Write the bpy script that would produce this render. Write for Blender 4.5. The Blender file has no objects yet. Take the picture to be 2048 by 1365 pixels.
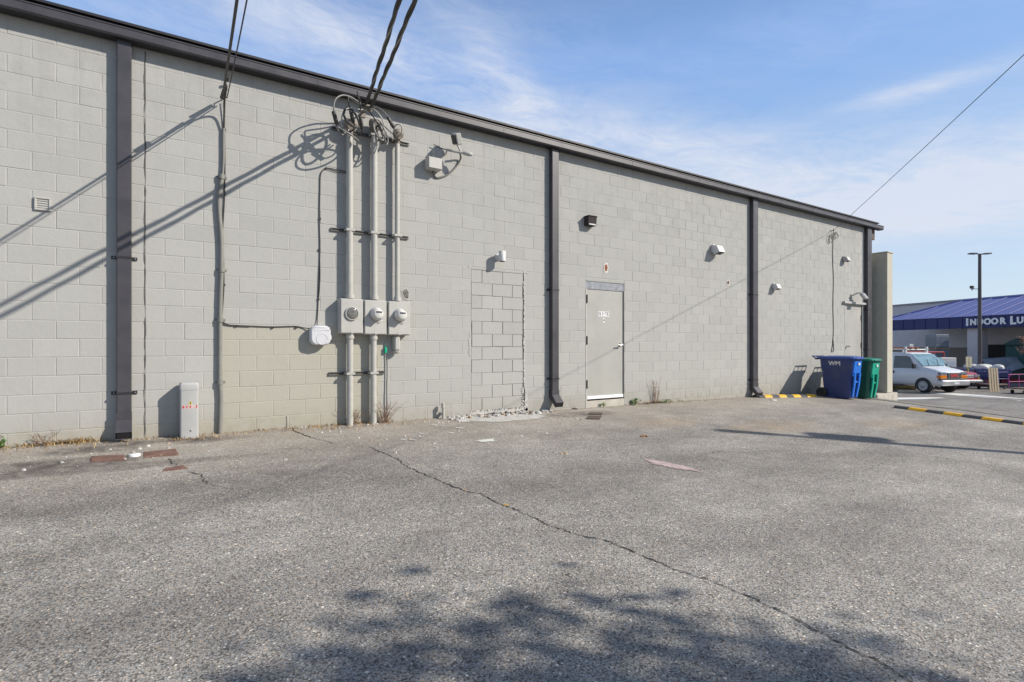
import bpy, math, random
from mathutils import Vector, Matrix
random.seed(7)
R_ = random.uniform
scn = bpy.context.scene
col = scn.collection
# ------------------------------------------------------------------ survey frame
# wall face = plane y=0 (x runs along it to the right), camera 7.84 m in front of it
FP, UI, CX, HY, D, H = 1095., 1656., 1024., 692., 7.84, 1.2
HYP = math.hypot(FP, UI); ST, CT = UI/HYP, FP/HYP
CAM = Vector((0, -D, H)); RV = Vector((ST, -CT, 0)); FV = Vector((CT, ST, 0))
SUN = Vector((1.06, -1, .95))
def ss(a):
    a = min(max(a, 0), 1); return a*a*(3-2*a)
def zg(X, Y):            # terrain: lot falls away from the wall and drops to the store's lot
    return .10-.0105*min(max(X, -30), 20)+.065*min(max(Y, -14), 0)-1.2*ss((X-13.5)/15)+.004*math.sin(X*2.1+Y)*math.sin(Y*1.7)
def ray(x, y): return RV*((x-CX)/FP)+FV+Vector((0, 0, (HY-y)/FP))
def W(x, y, t=0):        # point on the wall survey, t metres out from the wall
    r = ray(x, y); return CAM+r*((D-t)/r.y)
def G(x, y):
    r = ray(x, y); a, b = .5, .5
    while b < 250:
        p = CAM+r*b
        if p.z < zg(p.x, p.y): break
        a = b; b *= 1.02
    for i in range(30):
        m = (a+b)/2; p = CAM+r*m
        if p.z < zg(p.x, p.y): b = m
        else: a = m
    return CAM+r*a
def PL(xc, zc, z=None):  # plan position: xc to the right of the lens axis, zc ahead
    p = CAM+RV*xc+FV*zc; p.z = zg(p.x, p.y) if z is None else z
    return p
def V(*a): return Vector(a)
# ------------------------------------------------------------------ materials
def nt_mat(name):
    m = bpy.data.materials.new(name); m.use_nodes = True
    n = m.node_tree.nodes; l = m.node_tree.links
    return m, n, l, n['Principled BSDF']
def node(n, t, **kw):
    o = n.new(t)
    for k, v in kw.items():
        if k.startswith('i_'):
            key = k[2:]; key = int(key) if key.isdigit() else key.replace('_', ' ')
            o.inputs[key].default_value = v
        else: setattr(o, k, v)
    return o
def mth(n, l, op, a, b=None, c=None, clamp=False):
    o = n.new('ShaderNodeMath'); o.operation = op; o.use_clamp = clamp
    for i, v in enumerate((a, b, c)):
        if v is None: continue
        if isinstance(v, (int, float)): o.inputs[i].default_value = v
        else: l.new(v, o.inputs[i])
    return o.outputs[0]
def mixc(n, l, fac, a, b, mode='MIX'):
    o = n.new('ShaderNodeMix'); o.data_type = 'RGBA'; o.blend_type = mode
    for i, v in ((0, fac), (6, a), (7, b)):
        if isinstance(v, (int, float)): o.inputs[i].default_value = v
        elif isinstance(v, tuple): o.inputs[i].default_value = (*v, 1) if len(v) == 3 else v
        else: l.new(v, o.inputs[i])
    return o.outputs[2]
def ramp(n, l, fac, stops, interp='LINEAR'):
    o = n.new('ShaderNodeValToRGB'); e = o.color_ramp; e.interpolation = interp
    while len(e.elements) < len(stops): e.elements.new(.5)
    for i, (p, c) in enumerate(stops):
        e.elements[i].position = p; c = (c, c, c) if isinstance(c, (int, float)) else c
        e.elements[i].color = (*c, 1)
    l.new(fac, o.inputs[0]); return o.outputs[0]
def noise(n, l, vec, scale, detail=3, rough=.5, dist=0):
    o = node(n, 'ShaderNodeTexNoise', i_Scale=scale, i_Detail=detail, i_Roughness=rough, i_Distortion=dist)
    if vec is not None: l.new(vec, o.inputs['Vector'])
    return o
def bump(n, l, h, strength, dist, prev=None):
    b = node(n, 'ShaderNodeBump', i_Strength=strength, i_Distance=dist); l.new(h, b.inputs['Height'])
    if prev is not None: l.new(prev, b.inputs['Normal'])
    return b.outputs[0]
_mc = {}
def mat(name, c, rough=.6, metal=0, var=.12, scale=9, bmp=.15, bd=.002, dirt=None, spec=.5, coat=0):
    if name in _mc: return _mc[name]
    m, n, l, b = nt_mat(name)
    tc = n.new('ShaderNodeTexCoord'); vec = tc.outputs['Object']
    a = noise(n, l, vec, scale, 5, .6); f = noise(n, l, vec, scale*14, 2)
    dk = tuple(x*(1-var) for x in c); lt = tuple(min(1, x*(1+var)) for x in c)
    cc = ramp(n, l, a.outputs[0], [(.3, dk), (.7, lt)])
    if dirt:
        g = noise(n, l, vec, scale*.6, 6, .7, .4)
        cc = mixc(n, l, ramp(n, l, g.outputs[0], [(.52, 0), (.72, .75)]), cc, dirt)
    l.new(cc, b.inputs['Base Color'])
    rr = ramp(n, l, a.outputs[0], [(.2, max(.03, rough-.08)), (.8, min(1, rough+.1))]); l.new(rr, b.inputs['Roughness'])
    b.inputs['Metallic'].default_value = metal; b.inputs['Specular IOR Level'].default_value = spec
    b.inputs['Coat Weight'].default_value = coat
    if bmp: l.new(bump(n, l, f.outputs[0], bmp, bd), b.inputs['Normal'])
    _mc[name] = m; return m
def glass_mat(name, c, rough=.06):
    if name in _mc: return _mc[name]
    m, n, l, b = nt_mat(name)
    tc = n.new('ShaderNodeTexCoord'); a = noise(n, l, tc.outputs['Object'], 3, 3)
    l.new(ramp(n, l, a.outputs[0], [(.3, tuple(x*.7 for x in c)), (.7, tuple(x*1.3 for x in c))]), b.inputs['Base Color'])
    b.inputs['Roughness'].default_value = rough; b.inputs['Specular IOR Level'].default_value = .9
    b.inputs['Coat Weight'].default_value = .25; b.inputs['Coat Roughness'].default_value = .03
    _mc[name] = m; return m
# ------------------------------------------------------------------ mesh builder
ORG = {}
class MB:
    def __init__(s): s.v = []; s.f = []; s.m = []; s.s = []; s.t = []
    def add(s, vs, fs, mi=0, smooth=False, tint=.5):
        o = len(s.v); s.v += [Vector(p) for p in vs]
        for f in fs: s.f.append([o+i for i in f]); s.m.append(mi); s.s.append(smooth); s.t.append(tint)
        return s
    def quad(s, a, b, c, d, mi=0, tint=.5): return s.add([a, b, c, d], [(0, 1, 2, 3)], mi, False, tint)
    def box(s, x0, x1, y0, y1, z0, z1, c=0, mi=0, M=None):
        x0, x1 = sorted((x0, x1)); y0, y1 = sorted((y0, y1)); z0, z1 = sorted((z0, z1))
        if c <= 0:
            vs = [(x, y, z) for x in (x0, x1) for y in (y0, y1) for z in (z0, z1)]
            fs = [(0, 1, 3, 2), (4, 6, 7, 5), (0, 4, 5, 1), (2, 3, 7, 6), (0, 2, 6, 4), (1, 5, 7, 3)]
        else:
            c = min(c, (x1-x0)*.45, (y1-y0)*.45, (z1-z0)*.45)
            vs = []; ix = {}
            lim = ((x0, x1), (y0, y1), (z0, z1))
            for sx in (0, 1):
                for sy in (0, 1):
                    for sz in (0, 1):
                        for ax in range(3):
                            p = []
                            for k, sg in enumerate((sx, sy, sz)):
                                q = lim[k][sg]
                                if k != ax: q += c if sg == 0 else -c
                                p.append(q)
                            ix[(sx, sy, sz, ax)] = len(vs); vs.append(p)
            fs = []
            for ax in range(3):
                o = [k for k in range(3) if k != ax]
                for sg in (0, 1):
                    f = []
                    for a, b in ((0, 0), (1, 0), (1, 1), (0, 1)):
                        k = [0, 0, 0]; k[ax] = sg; k[o[0]] = a; k[o[1]] = b; f.append(ix[(*k, ax)])
                    fs.append(f)
            for ax in range(3):
                o = [k for k in range(3) if k != ax]
                for a in (0, 1):
                    for b in (0, 1):
                        k0 = [0, 0, 0]; k1 = [0, 0, 0]; k1[ax] = 1
                        for k in (k0, k1): k[o[0]] = a; k[o[1]] = b
                        fs.append((ix[(*k0, o[0])], ix[(*k1, o[0])], ix[(*k1, o[1])], ix[(*k0, o[1])]))
            for sx in (0, 1):
                for sy in (0, 1):
                    for sz in (0, 1): fs.append(tuple(ix[(sx, sy, sz, a)] for a in range(3)))
        if M is not None: vs = [M @ Vector(p) for p in vs]
        return s.add(vs, fs, mi)
    def prism(s, poly, ext, mi=0, smooth=False):
        n = len(poly); e = Vector(ext); vs = [Vector(p) for p in poly]+[Vector(p)+e for p in poly]
        return s.add(vs, [tuple(range(n)), tuple(range(2*n-1, n-1, -1))]+[(i, (i+1) % n, n+(i+1) % n, n+i) for i in range(n)], mi, smooth)
    def rings(s, rs, mi=0, smooth=True, cap=True, closed=True):
        n = len(rs[0]); vs = [p for r in rs for p in r]; fs = []
        for k in range(len(rs)-1):
            for i in range(n if closed else n-1):
                j = (i+1) % n; fs.append((k*n+i, k*n+j, (k+1)*n+j, (k+1)*n+i))
        s.add(vs, fs, mi, smooth)
        if cap: s.add(rs[0], [tuple(range(n-1, -1, -1))], mi); s.add(rs[-1], [tuple(range(n))], mi)
        return s
    def tube(s, pts, r, n=8, mi=0, cap=True):
        pts = [Vector(p) for p in pts]; rs = []
        rad = r if isinstance(r, (list, tuple)) else [r]*len(pts)
        t0 = (pts[1]-pts[0]).normalized(); u = t0.orthogonal().normalized()
        for i, p in enumerate(pts):
            t = (pts[min(i+1, len(pts)-1)]-pts[max(i-1, 0)])
            if t.length < 1e-9: t = t0
            t.normalize(); u = (u-t*u.dot(t))
            u = u.normalized() if u.length > 1e-6 else t.orthogonal().normalized()
            w = t.cross(u); t0 = t
            rs.append([p+(u*math.cos(2*math.pi*k/n)+w*math.sin(2*math.pi*k/n))*rad[i] for k in range(n)])
        return s.rings(rs, mi, True, cap)
    def lathe(s, o, ax, prof, n=20, mi=0, smooth=True, sx=1, cap=True):   # prof: (distance along axis, radius)
        o = Vector(o); ax = Vector(ax).normalized(); u = ax.orthogonal().normalized()
        if abs(ax.z) < .9: u = Vector((0, 0, 1)).cross(ax).normalized()
        w = ax.cross(u)
        return s.rings([[o+ax*d+(u*math.cos(2*math.pi*k/n)*sx+w*math.sin(2*math.pi*k/n))*r for k in range(n)] for d, r in prof], mi, smooth, cap)
    def build(s, name, mats, parent=None, loc=None, **kw):
        og = ORG[parent.name] if parent is not None else (Vector(loc) if loc is not None else Vector((0, 0, 0)))
        me = bpy.data.meshes.new(name)
        me.from_pydata([p-og for p in s.v], [], s.f)
        for m in (mats if isinstance(mats, (list, tuple)) else [mats]): me.materials.append(m)
        me.polygons.foreach_set('material_index', s.m); me.polygons.foreach_set('use_smooth', s.s)
        a = me.attributes.new('tint', 'FLOAT', 'FACE'); a.data.foreach_set('value', s.t)
        import bmesh
        bm = bmesh.new(); bm.from_mesh(me); bmesh.ops.recalc_face_normals(bm, faces=bm.faces); bm.to_mesh(me); bm.free()
        me.update()
        o = bpy.data.objects.new(name, me); col.objects.link(o)
        if parent is not None: o.parent = parent
        else: o.location = og
        ORG[o.name] = og
        for k, v in kw.items(): o[k] = v
        return o
def thing(name, label, cat, loc=(0, 0, 0), group=None, rot=None):
    o = bpy.data.objects.new(name, None); col.objects.link(o); o.location = loc; o.empty_display_size = .1
    if rot is not None: o.rotation_euler = rot
    o['label'] = label; o['category'] = cat
    if group: o['group'] = group
    ORG[o.name] = Vector(loc) if rot is None else Vector((0, 0, 0))
    return o
def tag(o, label, cat, group=None):
    o['label'] = label; o['category'] = cat
    if group: o['group'] = group
    return o
def struct(o, kind='structure', **kw):
    o['kind'] = kind
    for k, v in kw.items(): o[k] = v
    return o
def dup(root, loc, rot=None, label=None):
    r = root.copy(); col.objects.link(r); r.location = loc
    if rot is not None: r.rotation_euler = rot
    if label: r['label'] = label
    for ch in list(root.children):
        c = ch.copy(); col.objects.link(c); c.parent = r
        for g in list(ch.children):
            d = g.copy(); col.objects.link(d); d.parent = c
    return r
def text(mb, s, size, o, xd, up, mi=0, ext=.004, bold=0, align='CENTER', sx=1):
    cu = bpy.data.curves.new('t', 'FONT'); cu.body = s; cu.size = size; cu.extrude = ext; cu.offset = bold
    cu.align_x = align; cu.align_y = 'CENTER'; cu.resolution_u = 3
    ob = bpy.data.objects.new('t', cu); col.objects.link(ob)
    dg = bpy.context.evaluated_depsgraph_get(); me = ob.evaluated_get(dg).to_mesh()
    xd = Vector(xd).normalized(); up = Vector(up).normalized(); nd = xd.cross(up); o = Vector(o)
    mb.add([o+xd*v.co.x*sx+up*v.co.y+nd*v.co.z for v in me.vertices], [tuple(p.vertices) for p in me.polygons], mi)
    ob.evaluated_get(dg).to_mesh_clear(); bpy.data.objects.remove(ob); bpy.data.curves.remove(cu)
def smooth_path(pts, k=8):
    pts = [Vector(p) for p in pts]; P = [pts[0]*2-pts[1]]+pts+[pts[-1]*2-pts[-2]]; out = []
    for i in range(1, len(P)-2):
        a, b, c, d = P[i-1:i+3]
        for j in range(k):
            t = j/k; out.append(.5*((2*b)+(c-a)*t+(2*a-5*b+4*c-d)*t*t+(3*b-a-3*c+d)*t**3))
    out.append(pts[-1]); return out
# ------------------------------------------------------------------ camera, light, sky
cd = bpy.data.cameras.new('camera'); cam = bpy.data.objects.new('camera', cd); col.objects.link(cam)
cd.sensor_width = 36; cd.lens = FP/2048*36; cd.shift_y = (HY-682.5)/2048; cd.clip_start = .05; cd.clip_end = 3000
cam.location = CAM; cam.rotation_euler = (math.pi/2, 0, -math.atan2(CT, ST)); scn.camera = cam
sd = bpy.data.lights.new('sun', 'SUN'); sun = bpy.data.objects.new('sun', sd); col.objects.link(sun)
sd.energy = 4.4; sd.angle = math.radians(.5); sd.color = (1, .93, .83)
sun.rotation_euler = SUN.to_track_quat('Z', 'Y').to_euler(); sun.location = (20, -20, 20)
scn.view_settings.view_transform = 'Standard'; scn.view_settings.look = 'None'; scn.view_settings.gamma = 1
scn.view_settings.exposure = .33
wd = bpy.data.worlds.new('World'); scn.world = wd; wd.use_nodes = True
n, l = wd.node_tree.nodes, wd.node_tree.links; n.clear()
sky = n.new('ShaderNodeTexSky'); sky.sky_type = 'NISHITA'; sky.sun_disc = False
sky.sun_elevation = math.atan2(SUN.z, math.hypot(SUN.x, SUN.y)); sky.sun_rotation = math.atan2(SUN.x, SUN.y)
sky.air_density = 1.0; sky.dust_density = .6; sky.ozone_density = 1.6
tc = n.new('ShaderNodeTexCoord'); sep = n.new('ShaderNodeSeparateXYZ'); l.new(tc.outputs['Generated'], sep.inputs[0])
az = mth(n, l, 'ARCTAN2', sep.outputs[0], sep.outputs[1]); el = mth(n, l, 'ARCSINE', sep.outputs[2])
A0 = math.atan2(CT, ST)
def azel(x, y):
    u = x-CX; return A0+math.atan(u/FP), math.atan2(HY-y, math.hypot(u, FP))
tot = None
# cirrus bands, placed by compass bearing and elevation: centre, half length, half width, tilt, strength
for (x, y, sa, sb, tilt, w) in ((760, 95, 420, 75, -14, .85), (560, 55, 260, 60, -10, .6), (1010, 150, 150, 45, -38, .6), (1150, 265, 420, 60, -8, .95),
                                (1560, 385, 560, 80, 2, 1.25), (1840, 178, 120, 17, 3, 1.2), (1350, 330, 300, 60, -6, .55),
                                (1850, 420, 500, 60, 3, 1.1), (250, 40, 200, 60, -8, .4), (1650, 60, 500, 60, 4, .22), (980, 40, 250, 40, -12, .35),
                                (2500, 300, 700, 90, 5, .6), (-600, 300, 700, 120, -6, .6), ('abs', A0+3.14, .75, 1.3, .45, .55), ('abs', A0-1.9, .8, .7, .35, .45), ('abs', A0+1.25, .7, .4, .3, .3)):  # abs entries: unseen clouds added out of view to whiten the light in shadows
    k = 1/1250.
    if x == 'abs': a0, e0, sa, sb, w = y, sa, sb/k, tilt/k, w; tilt = 0
    else: a0, e0 = azel(x, y)
    c, s_ = math.cos(math.radians(tilt)), math.sin(math.radians(tilt))
    da = mth(n, l, 'SUBTRACT', az, a0); de = mth(n, l, 'SUBTRACT', el, e0)
    p = mth(n, l, 'ADD', mth(n, l, 'MULTIPLY', da, c/(sa*k)), mth(n, l, 'MULTIPLY', de, s_/(sa*k)))
    q = mth(n, l, 'ADD', mth(n, l, 'MULTIPLY', da, -s_/(sb*k)), mth(n, l, 'MULTIPLY', de, c/(sb*k)))
    d2 = mth(n, l, 'ADD', mth(n, l, 'MULTIPLY', p, p), mth(n, l, 'MULTIPLY', q, q))
    g = mth(n, l, 'MULTIPLY', mth(n, l, 'EXPONENT', mth(n, l, 'MULTIPLY', d2, -1)), w)
    tot = g if tot is None else mth(n, l, 'ADD', tot, g)
cmb = n.new('ShaderNodeCombineXYZ')
rt = math.radians(-9)
l.new(mth(n, l, 'ADD', mth(n, l, 'MULTIPLY', az, math.cos(rt)), mth(n, l, 'MULTIPLY', el, math.sin(rt))), cmb.inputs[0])
l.new(mth(n, l, 'MULTIPLY', mth(n, l, 'SUBTRACT', mth(n, l, 'MULTIPLY', el, math.cos(rt)), mth(n, l, 'MULTIPLY', az, math.sin(rt))), 3.6), cmb.inputs[1])
n1 = noise(n, l, cmb.outputs[0], 4.2, 9, .66, .9); n2 = noise(n, l, cmb.outputs[0], 11, 8, .7, 1.2)
nn = mth(n, l, 'ADD', mth(n, l, 'MULTIPLY', n1.outputs[0], .62), mth(n, l, 'MULTIPLY', n2.outputs[0], .38))
wisp = ramp(n, l, nn, [(.33, 0), (.72, 1)])
cov = mth(n, l, 'MULTIPLY', mth(n, l, 'ADD', mth(n, l, 'MULTIPLY', tot, 1.0), .10), wisp)
cov = mth(n, l, 'ADD', mth(n, l, 'MULTIPLY', cov, .72), mth(n, l, 'MULTIPLY', mth(n, l, 'MULTIPLY', tot, tot), .09), clamp=True)
cov = mth(n, l, 'MINIMUM', cov, .86)
elr = ramp(n, l, mth(n, l, 'MULTIPLY', el, 1/1.5708, clamp=True), [(0, (.70, .79, .88)), (.06, (.62, .75, .90)), (.16, (.44, .63, .90)), (.30, (.27, .48, .91)), (.46, (.15, .22, .38)), (1, (.12, .15, .20))])
elr = mixc(n, l, 1, elr, (7.7, 8.0, 8.3), 'MULTIPLY')
skb = mixc(n, l, .72, sky.outputs[0], elr)
skc = mixc(n, l, cov, skb, (5.9, 6.25, 7.1))
bg = n.new('ShaderNodeBackground'); bg.inputs[1].default_value = .1; l.new(skc, bg.inputs[0])
wo = n.new('ShaderNodeOutputWorld'); l.new(bg.outputs[0], wo.inputs[0])
# ------------------------------------------------------------------ wall and ground materials
def wall_mat(name, base, gray=1):
    m, n, l, b = nt_mat(name)
    geo = n.new('ShaderNodeNewGeometry'); pos = geo.outputs['Position']
    at = node(n, 'ShaderNodeAttribute', attribute_name='tint')
    sp = n.new('ShaderNodeSeparateXYZ'); l.new(pos, sp.inputs[0])
    c = mixc(n, l, at.outputs['Fac'], tuple(x*.95 for x in base), tuple(x*1.05 for x in base))
    # the warmer repaint patch between the conduit and the meters
    wob = noise(n, l, pos, 3, 2); wv = mth(n, l, 'MULTIPLY', mth(n, l, 'SUBTRACT', wob.outputs[0], .5), .12)
    px = mth(n, l, 'ADD', sp.outputs[0], wv)
    inx = mth(n, l, 'MULTIPLY', mth(n, l, 'GREATER_THAN', px, .78), mth(n, l, 'LESS_THAN', px, 2.86))
    inz = mth(n, l, 'LESS_THAN', mth(n, l, 'ADD', sp.outputs[2], wv), 1.46)
    pm = mth(n, l, 'MULTIPLY', inx, inz)
    low = mth(n, l, 'LESS_THAN', mth(n, l, 'ADD', sp.outputs[2], mth(n, l, 'MULTIPLY', wv, 1.5)), .27)
    lx = mth(n, l, 'MULTIPLY', low, mth(n, l, 'LESS_THAN', sp.outputs[0], .9))
    pm = mth(n, l, 'MULTIPLY', mth(n, l, 'MAXIMUM', pm, mth(n, l, 'MULTIPLY', lx, .6)), .75)
    c = mixc(n, l, pm, c, (base[0]*1.01, base[1]*.97, base[2]*.84))
    # soot and damp below the eave, splash dirt at the foot, faint cloudy patches
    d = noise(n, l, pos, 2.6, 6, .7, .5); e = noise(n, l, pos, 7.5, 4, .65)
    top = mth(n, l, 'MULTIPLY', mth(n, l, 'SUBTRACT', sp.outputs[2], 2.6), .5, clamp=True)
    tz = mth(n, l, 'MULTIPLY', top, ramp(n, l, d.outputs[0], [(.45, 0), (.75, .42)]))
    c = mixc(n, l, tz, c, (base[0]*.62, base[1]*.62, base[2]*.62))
    c = mixc(n, l, ramp(n, l, e.outputs[0], [(.5, 0), (.8, .22)]), c, (base[0]*.8, base[1]*.79, base[2]*.77))
    ft = mth(n, l, 'SUBTRACT', .55, sp.outputs[2], clamp=True)
    c = mixc(n, l, mth(n, l, 'MULTIPLY', ft, mth(n, l, 'MULTIPLY', d.outputs[0], .9)), c, (base[0]*.72, base[1]*.66, base[2]*.56))
    # faint rain streaks running down from the eave, splash soil at the foot
    mp = node(n, 'ShaderNodeMapping'); mp.inputs['Scale'].default_value = (5.5, 1, .28); l.new(pos, mp.inputs['Vector'])
    sk = noise(n, l, mp.outputs[0], 1.6, 5, .65, .3)
    c = mixc(n, l, mth(n, l, 'MULTIPLY', ramp(n, l, sk.outputs[0], [(.5, 0), (.72, .30)]), mth(n, l, 'ADD', .25, mth(n, l, 'MULTIPLY', top, .75))), c, (base[0]*.72, base[1]*.71, base[2]*.69))
    spl = mth(n, l, 'MULTIPLY', mth(n, l, 'SUBTRACT', .38, sp.outputs[2], clamp=True), 2.2, clamp=True)
    c = mixc(n, l, mth(n, l, 'MULTIPLY', spl, ramp(n, l, e.outputs[0], [(.4, .1), (.65, .75)])), c, (base[0]*.74, base[1]*.66, base[2]*.53))
    # pits in the block face
    v = node(n, 'ShaderNodeTexVoronoi', i_Scale=26., feature='F1'); l.new(pos, v.inputs['Vector'])
    pit = ramp(n, l, v.outputs['Distance'], [(.05, 1), (.09, 0)])
    rare = mth(n, l, 'GREATER_THAN', noise(n, l, pos, 5.1, 2).outputs[0], .585)
    c = mixc(n, l, mth(n, l, 'MULTIPLY', pit, mth(n, l, 'MULTIPLY', rare, .5)), c, (.09, .085, .08))
    l.new(c, b.inputs['Base Color']); b.inputs['Roughness'].default_value = .9; b.inputs['Specular IOR Level'].default_value = .1
    f1 = noise(n, l, pos, 70, 4, .65); f2 = noise(n, l, pos, 16, 4, .6)
    nb = bump(n, l, f1.outputs[0], .38, .004); nb = bump(n, l, f2.outputs[0], .3, .008, nb)
    l.new(nb, b.inputs['Normal']); return m
PAINT = (.398, .393, .370)
M_wall = wall_mat('painted_block', PAINT)
M_infill = wall_mat('painted_infill_block', tuple(x*1.0 for x in PAINT))
def asphalt(name, base, k=1., stones=True, marks=True):
    m, n, l, b = nt_mat(name)
    geo = n.new('ShaderNodeNewGeometry'); pos = geo.outputs['Position']
    v = node(n, 'ShaderNodeTexVoronoi', i_Scale=112.*k); l.new(pos, v.inputs['Vector'])
    sv = n.new('ShaderNodeSeparateColor'); l.new(v.outputs['Color'], sv.inputs[0])
    B = base
    st = ramp(n, l, sv.outputs[0], [(0, B*.30), (.16, B*.62), (.34, (B*.86, B*.9, B*.95)), (.52, (B*1.02, B*1.0, B*.97)), (.68, (B*1.2, B*1.18, B*1.13)),
                                    (.82, (B*1.38, B*1.18, B*1.0)), (.90, (B*1.3, B*1.36, B*1.42)), (.965, (B*1.8, B*1.73, B*1.62)), (.992, (B*2.5, B*2.4, B*2.25))], 'CONSTANT')
    edge = ramp(n, l, v.outputs['Distance'], [(.30, 0), (.62, .5)])
    c = mixc(n, l, edge, st, (B*.42, B*.40, B*.385))
    v2 = node(n, 'ShaderNodeTexVoronoi', i_Scale=37.*k); l.new(pos, v2.inputs['Vector'])
    s2 = n.new('ShaderNodeSeparateColor'); l.new(v2.outputs['Color'], s2.inputs[0])
    big = mth(n, l, 'MULTIPLY', mth(n, l, 'GREATER_THAN', s2.outputs[0], .90), mth(n, l, 'LESS_THAN', v2.outputs['Distance'], .30))
    c = mixc(n, l, mth(n, l, 'MULTIPLY', big, .8), c, ramp(n, l, s2.outputs[1], [(0, (B*.5, B*.5, B*.5)), (.4, (B*1.5, B*1.2, B*.95)), (.7, (B*2.4, B*2.3, B*2.1))], 'CONSTANT'))
    a = noise(n, l, pos, .55, 6, .62, .6); a2 = noise(n, l, pos, 2.3, 6, .7, .3)
    c = mixc(n, l, 1, c, ramp(n, l, a.outputs[0], [(.3, .74), (.7, 1.18)]), 'MULTIPLY')
    c = mixc(n, l, 1, c, ramp(n, l, a2.outputs[0], [(.28, .82), (.72, 1.12)]), 'MULTIPLY')
    mp = node(n, 'ShaderNodeMapping'); mp.inputs['Scale'].default_value = (.22, 1.3, 1); mp.inputs['Rotation'].default_value = (0, 0, .22); l.new(pos, mp.inputs['Vector'])
    trk = noise(n, l, mp.outputs[0], 1.1, 5, .62, .5)
    c = mixc(n, l, 1, c, ramp(n, l, trk.outputs[0], [(.32, (.80, .79, .79)), (.66, (1.10, 1.09, 1.07))]), 'MULTIPLY')
    if marks:
        sp = n.new('ShaderNodeSeparateXYZ'); l.new(pos, sp.inputs[0])
        w = noise(n, l, pos, 1.7, 6, .7)
        brk = ramp(n, l, noise(n, l, pos, 3.4, 7, .72, .8).outputs[0], [(.36, .1), (.60, 1)])
        def blob(x, y, rx, ry, s):
            dx = mth(n, l, 'MULTIPLY', mth(n, l, 'SUBTRACT', sp.outputs[0], x), 1/rx); dy = mth(n, l, 'MULTIPLY', mth(n, l, 'SUBTRACT', sp.outputs[1], y), 1/ry)
            d = mth(n, l, 'ADD', mth(n, l, 'MULTIPLY', dx, dx), mth(n, l, 'MULTIPLY', dy, dy))
            d = mth(n, l, 'ADD', d, mth(n, l, 'MULTIPLY', mth(n, l, 'SUBTRACT', w.outputs[0], .5), 2.6))
            return mth(n, l, 'MULTIPLY', mth(n, l, 'MULTIPLY', mth(n, l, 'SUBTRACT', 1.25, d, clamp=True), s), brk)
        # silt washed off the roof: brownish film along the foot of the wall
        silt = mth(n, l, 'MULTIPLY', mth(n, l, 'ADD', mth(n, l, 'MULTIPLY', sp.outputs[1], .42), 1., clamp=True), .75)
        c = mixc(n, l, mth(n, l, 'MULTIPLY', silt, ramp(n, l, w.outputs[0], [(.3, .25), (.65, .75)])), c, (B*.98, B*.86, B*.72))
        # old oil and run-off stains
        for x, y, rx, ry, s in ((-.45, -.42, .5, .2, .9), (.05, -.22, .6, .12, .9), (.55, -.30, .45, .2, .9), (-1.0, -1.0, .9, .28, .8), (-.6, -1.0, .5, .2, .6), (-.1, -1.3, 1.3, .14, .7), (-2.0, -1.2, 1.2, .3, .6), (.15, -2.3, 1.6, .4, .25), (6.3, -.5, .8, .3, .75),
                                (1.6, -2.0, 1.7, .45, .25), (5.4, -1.8, .9, .5, .3), (9, -2.2, 2.2, .5, .25), (4, -3.4, 2.0, .5, .22), (-.4, -4.4, .6, .25, .2)):
            c = mixc(n, l, blob(x, y, rx, ry, s), c, (B*.19, B*.165, B*.165))
        # rust-tinted pebbles and leaf stain
        for x, y, rx, ry in ((8.8, -2.6, 1.3, .5), (11.5, -3.3, 1., .5), (7.2, -1.6, .8, .4)):
            c = mixc(n, l, mth(n, l, 'MULTIPLY', blob(x, y, rx, ry, .5), sv.outputs[1]), c, (B*1.35, B*.95, B*.5))
    l.new(c, b.inputs['Base Color']); b.inputs['Roughness'].default_value = .9; b.inputs['Specular IOR Level'].default_value = .25
    c = mixc(n, l, 1, c, (1.03, 1.0, .95), 'MULTIPLY'); l.new(c, b.inputs['Base Color'])
    nb = bump(n, l, mth(n, l, 'ADD', v.outputs['Distance'], mth(n, l, 'MULTIPLY', sv.outputs[2], .5)), .55 if stones else .25, .004)
    nb = bump(n, l, a2.outputs[0], .3, .02, nb); l.new(nb, b.inputs['Normal']); return m
M_asph = asphalt('weathered_asphalt', .372)
M_lot = asphalt('smooth_lot_asphalt', .31, 1.6, False, False)
M_crack = mat('crack_void', (.035, .032, .03), .95)
M_dark = mat('charcoal_metal', (.052, .048, .055), .42, .0, .16, 5, .05, dirt=(.062, .06, .062))
M_blackm = mat('black_metal', (.018, .017, .019), .5)
M_gpaint = mat('grey_painted_metal', (.43, .42, .39), .5, 0, .06, 7, .1)
M_pipe = mat('grey_painted_pipe', (.41, .40, .365), .55, 0, .08, 8, .12)
M_white = mat('white_plastic', (.57, .57, .59), .42, 0, .05, 6, .05)
M_wpaint = mat('white_paint', (.60, .60, .585), .6, 0, .1, 12, .2)
M_black = mat('black_rubber', (.022, .022, .024), .7)
M_cable = mat('weathered_black_cable', (.045, .042, .038), .62, 0, .3, 20)
M_cableg = mat('grey_sheathed_wire', (.20, .195, .185), .5, 0, .25, 25)
M_steel = mat('galvanised_steel', (.40, .41, .43), .42, .75, .2, 16, .1)
M_conc = mat('concrete', (.46, .43, .37), .85, 0, .14, 6, .5, .006, dirt=(.3, .27, .22))
M_glass = glass_mat('meter_glass', (.10, .10, .09))
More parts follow.
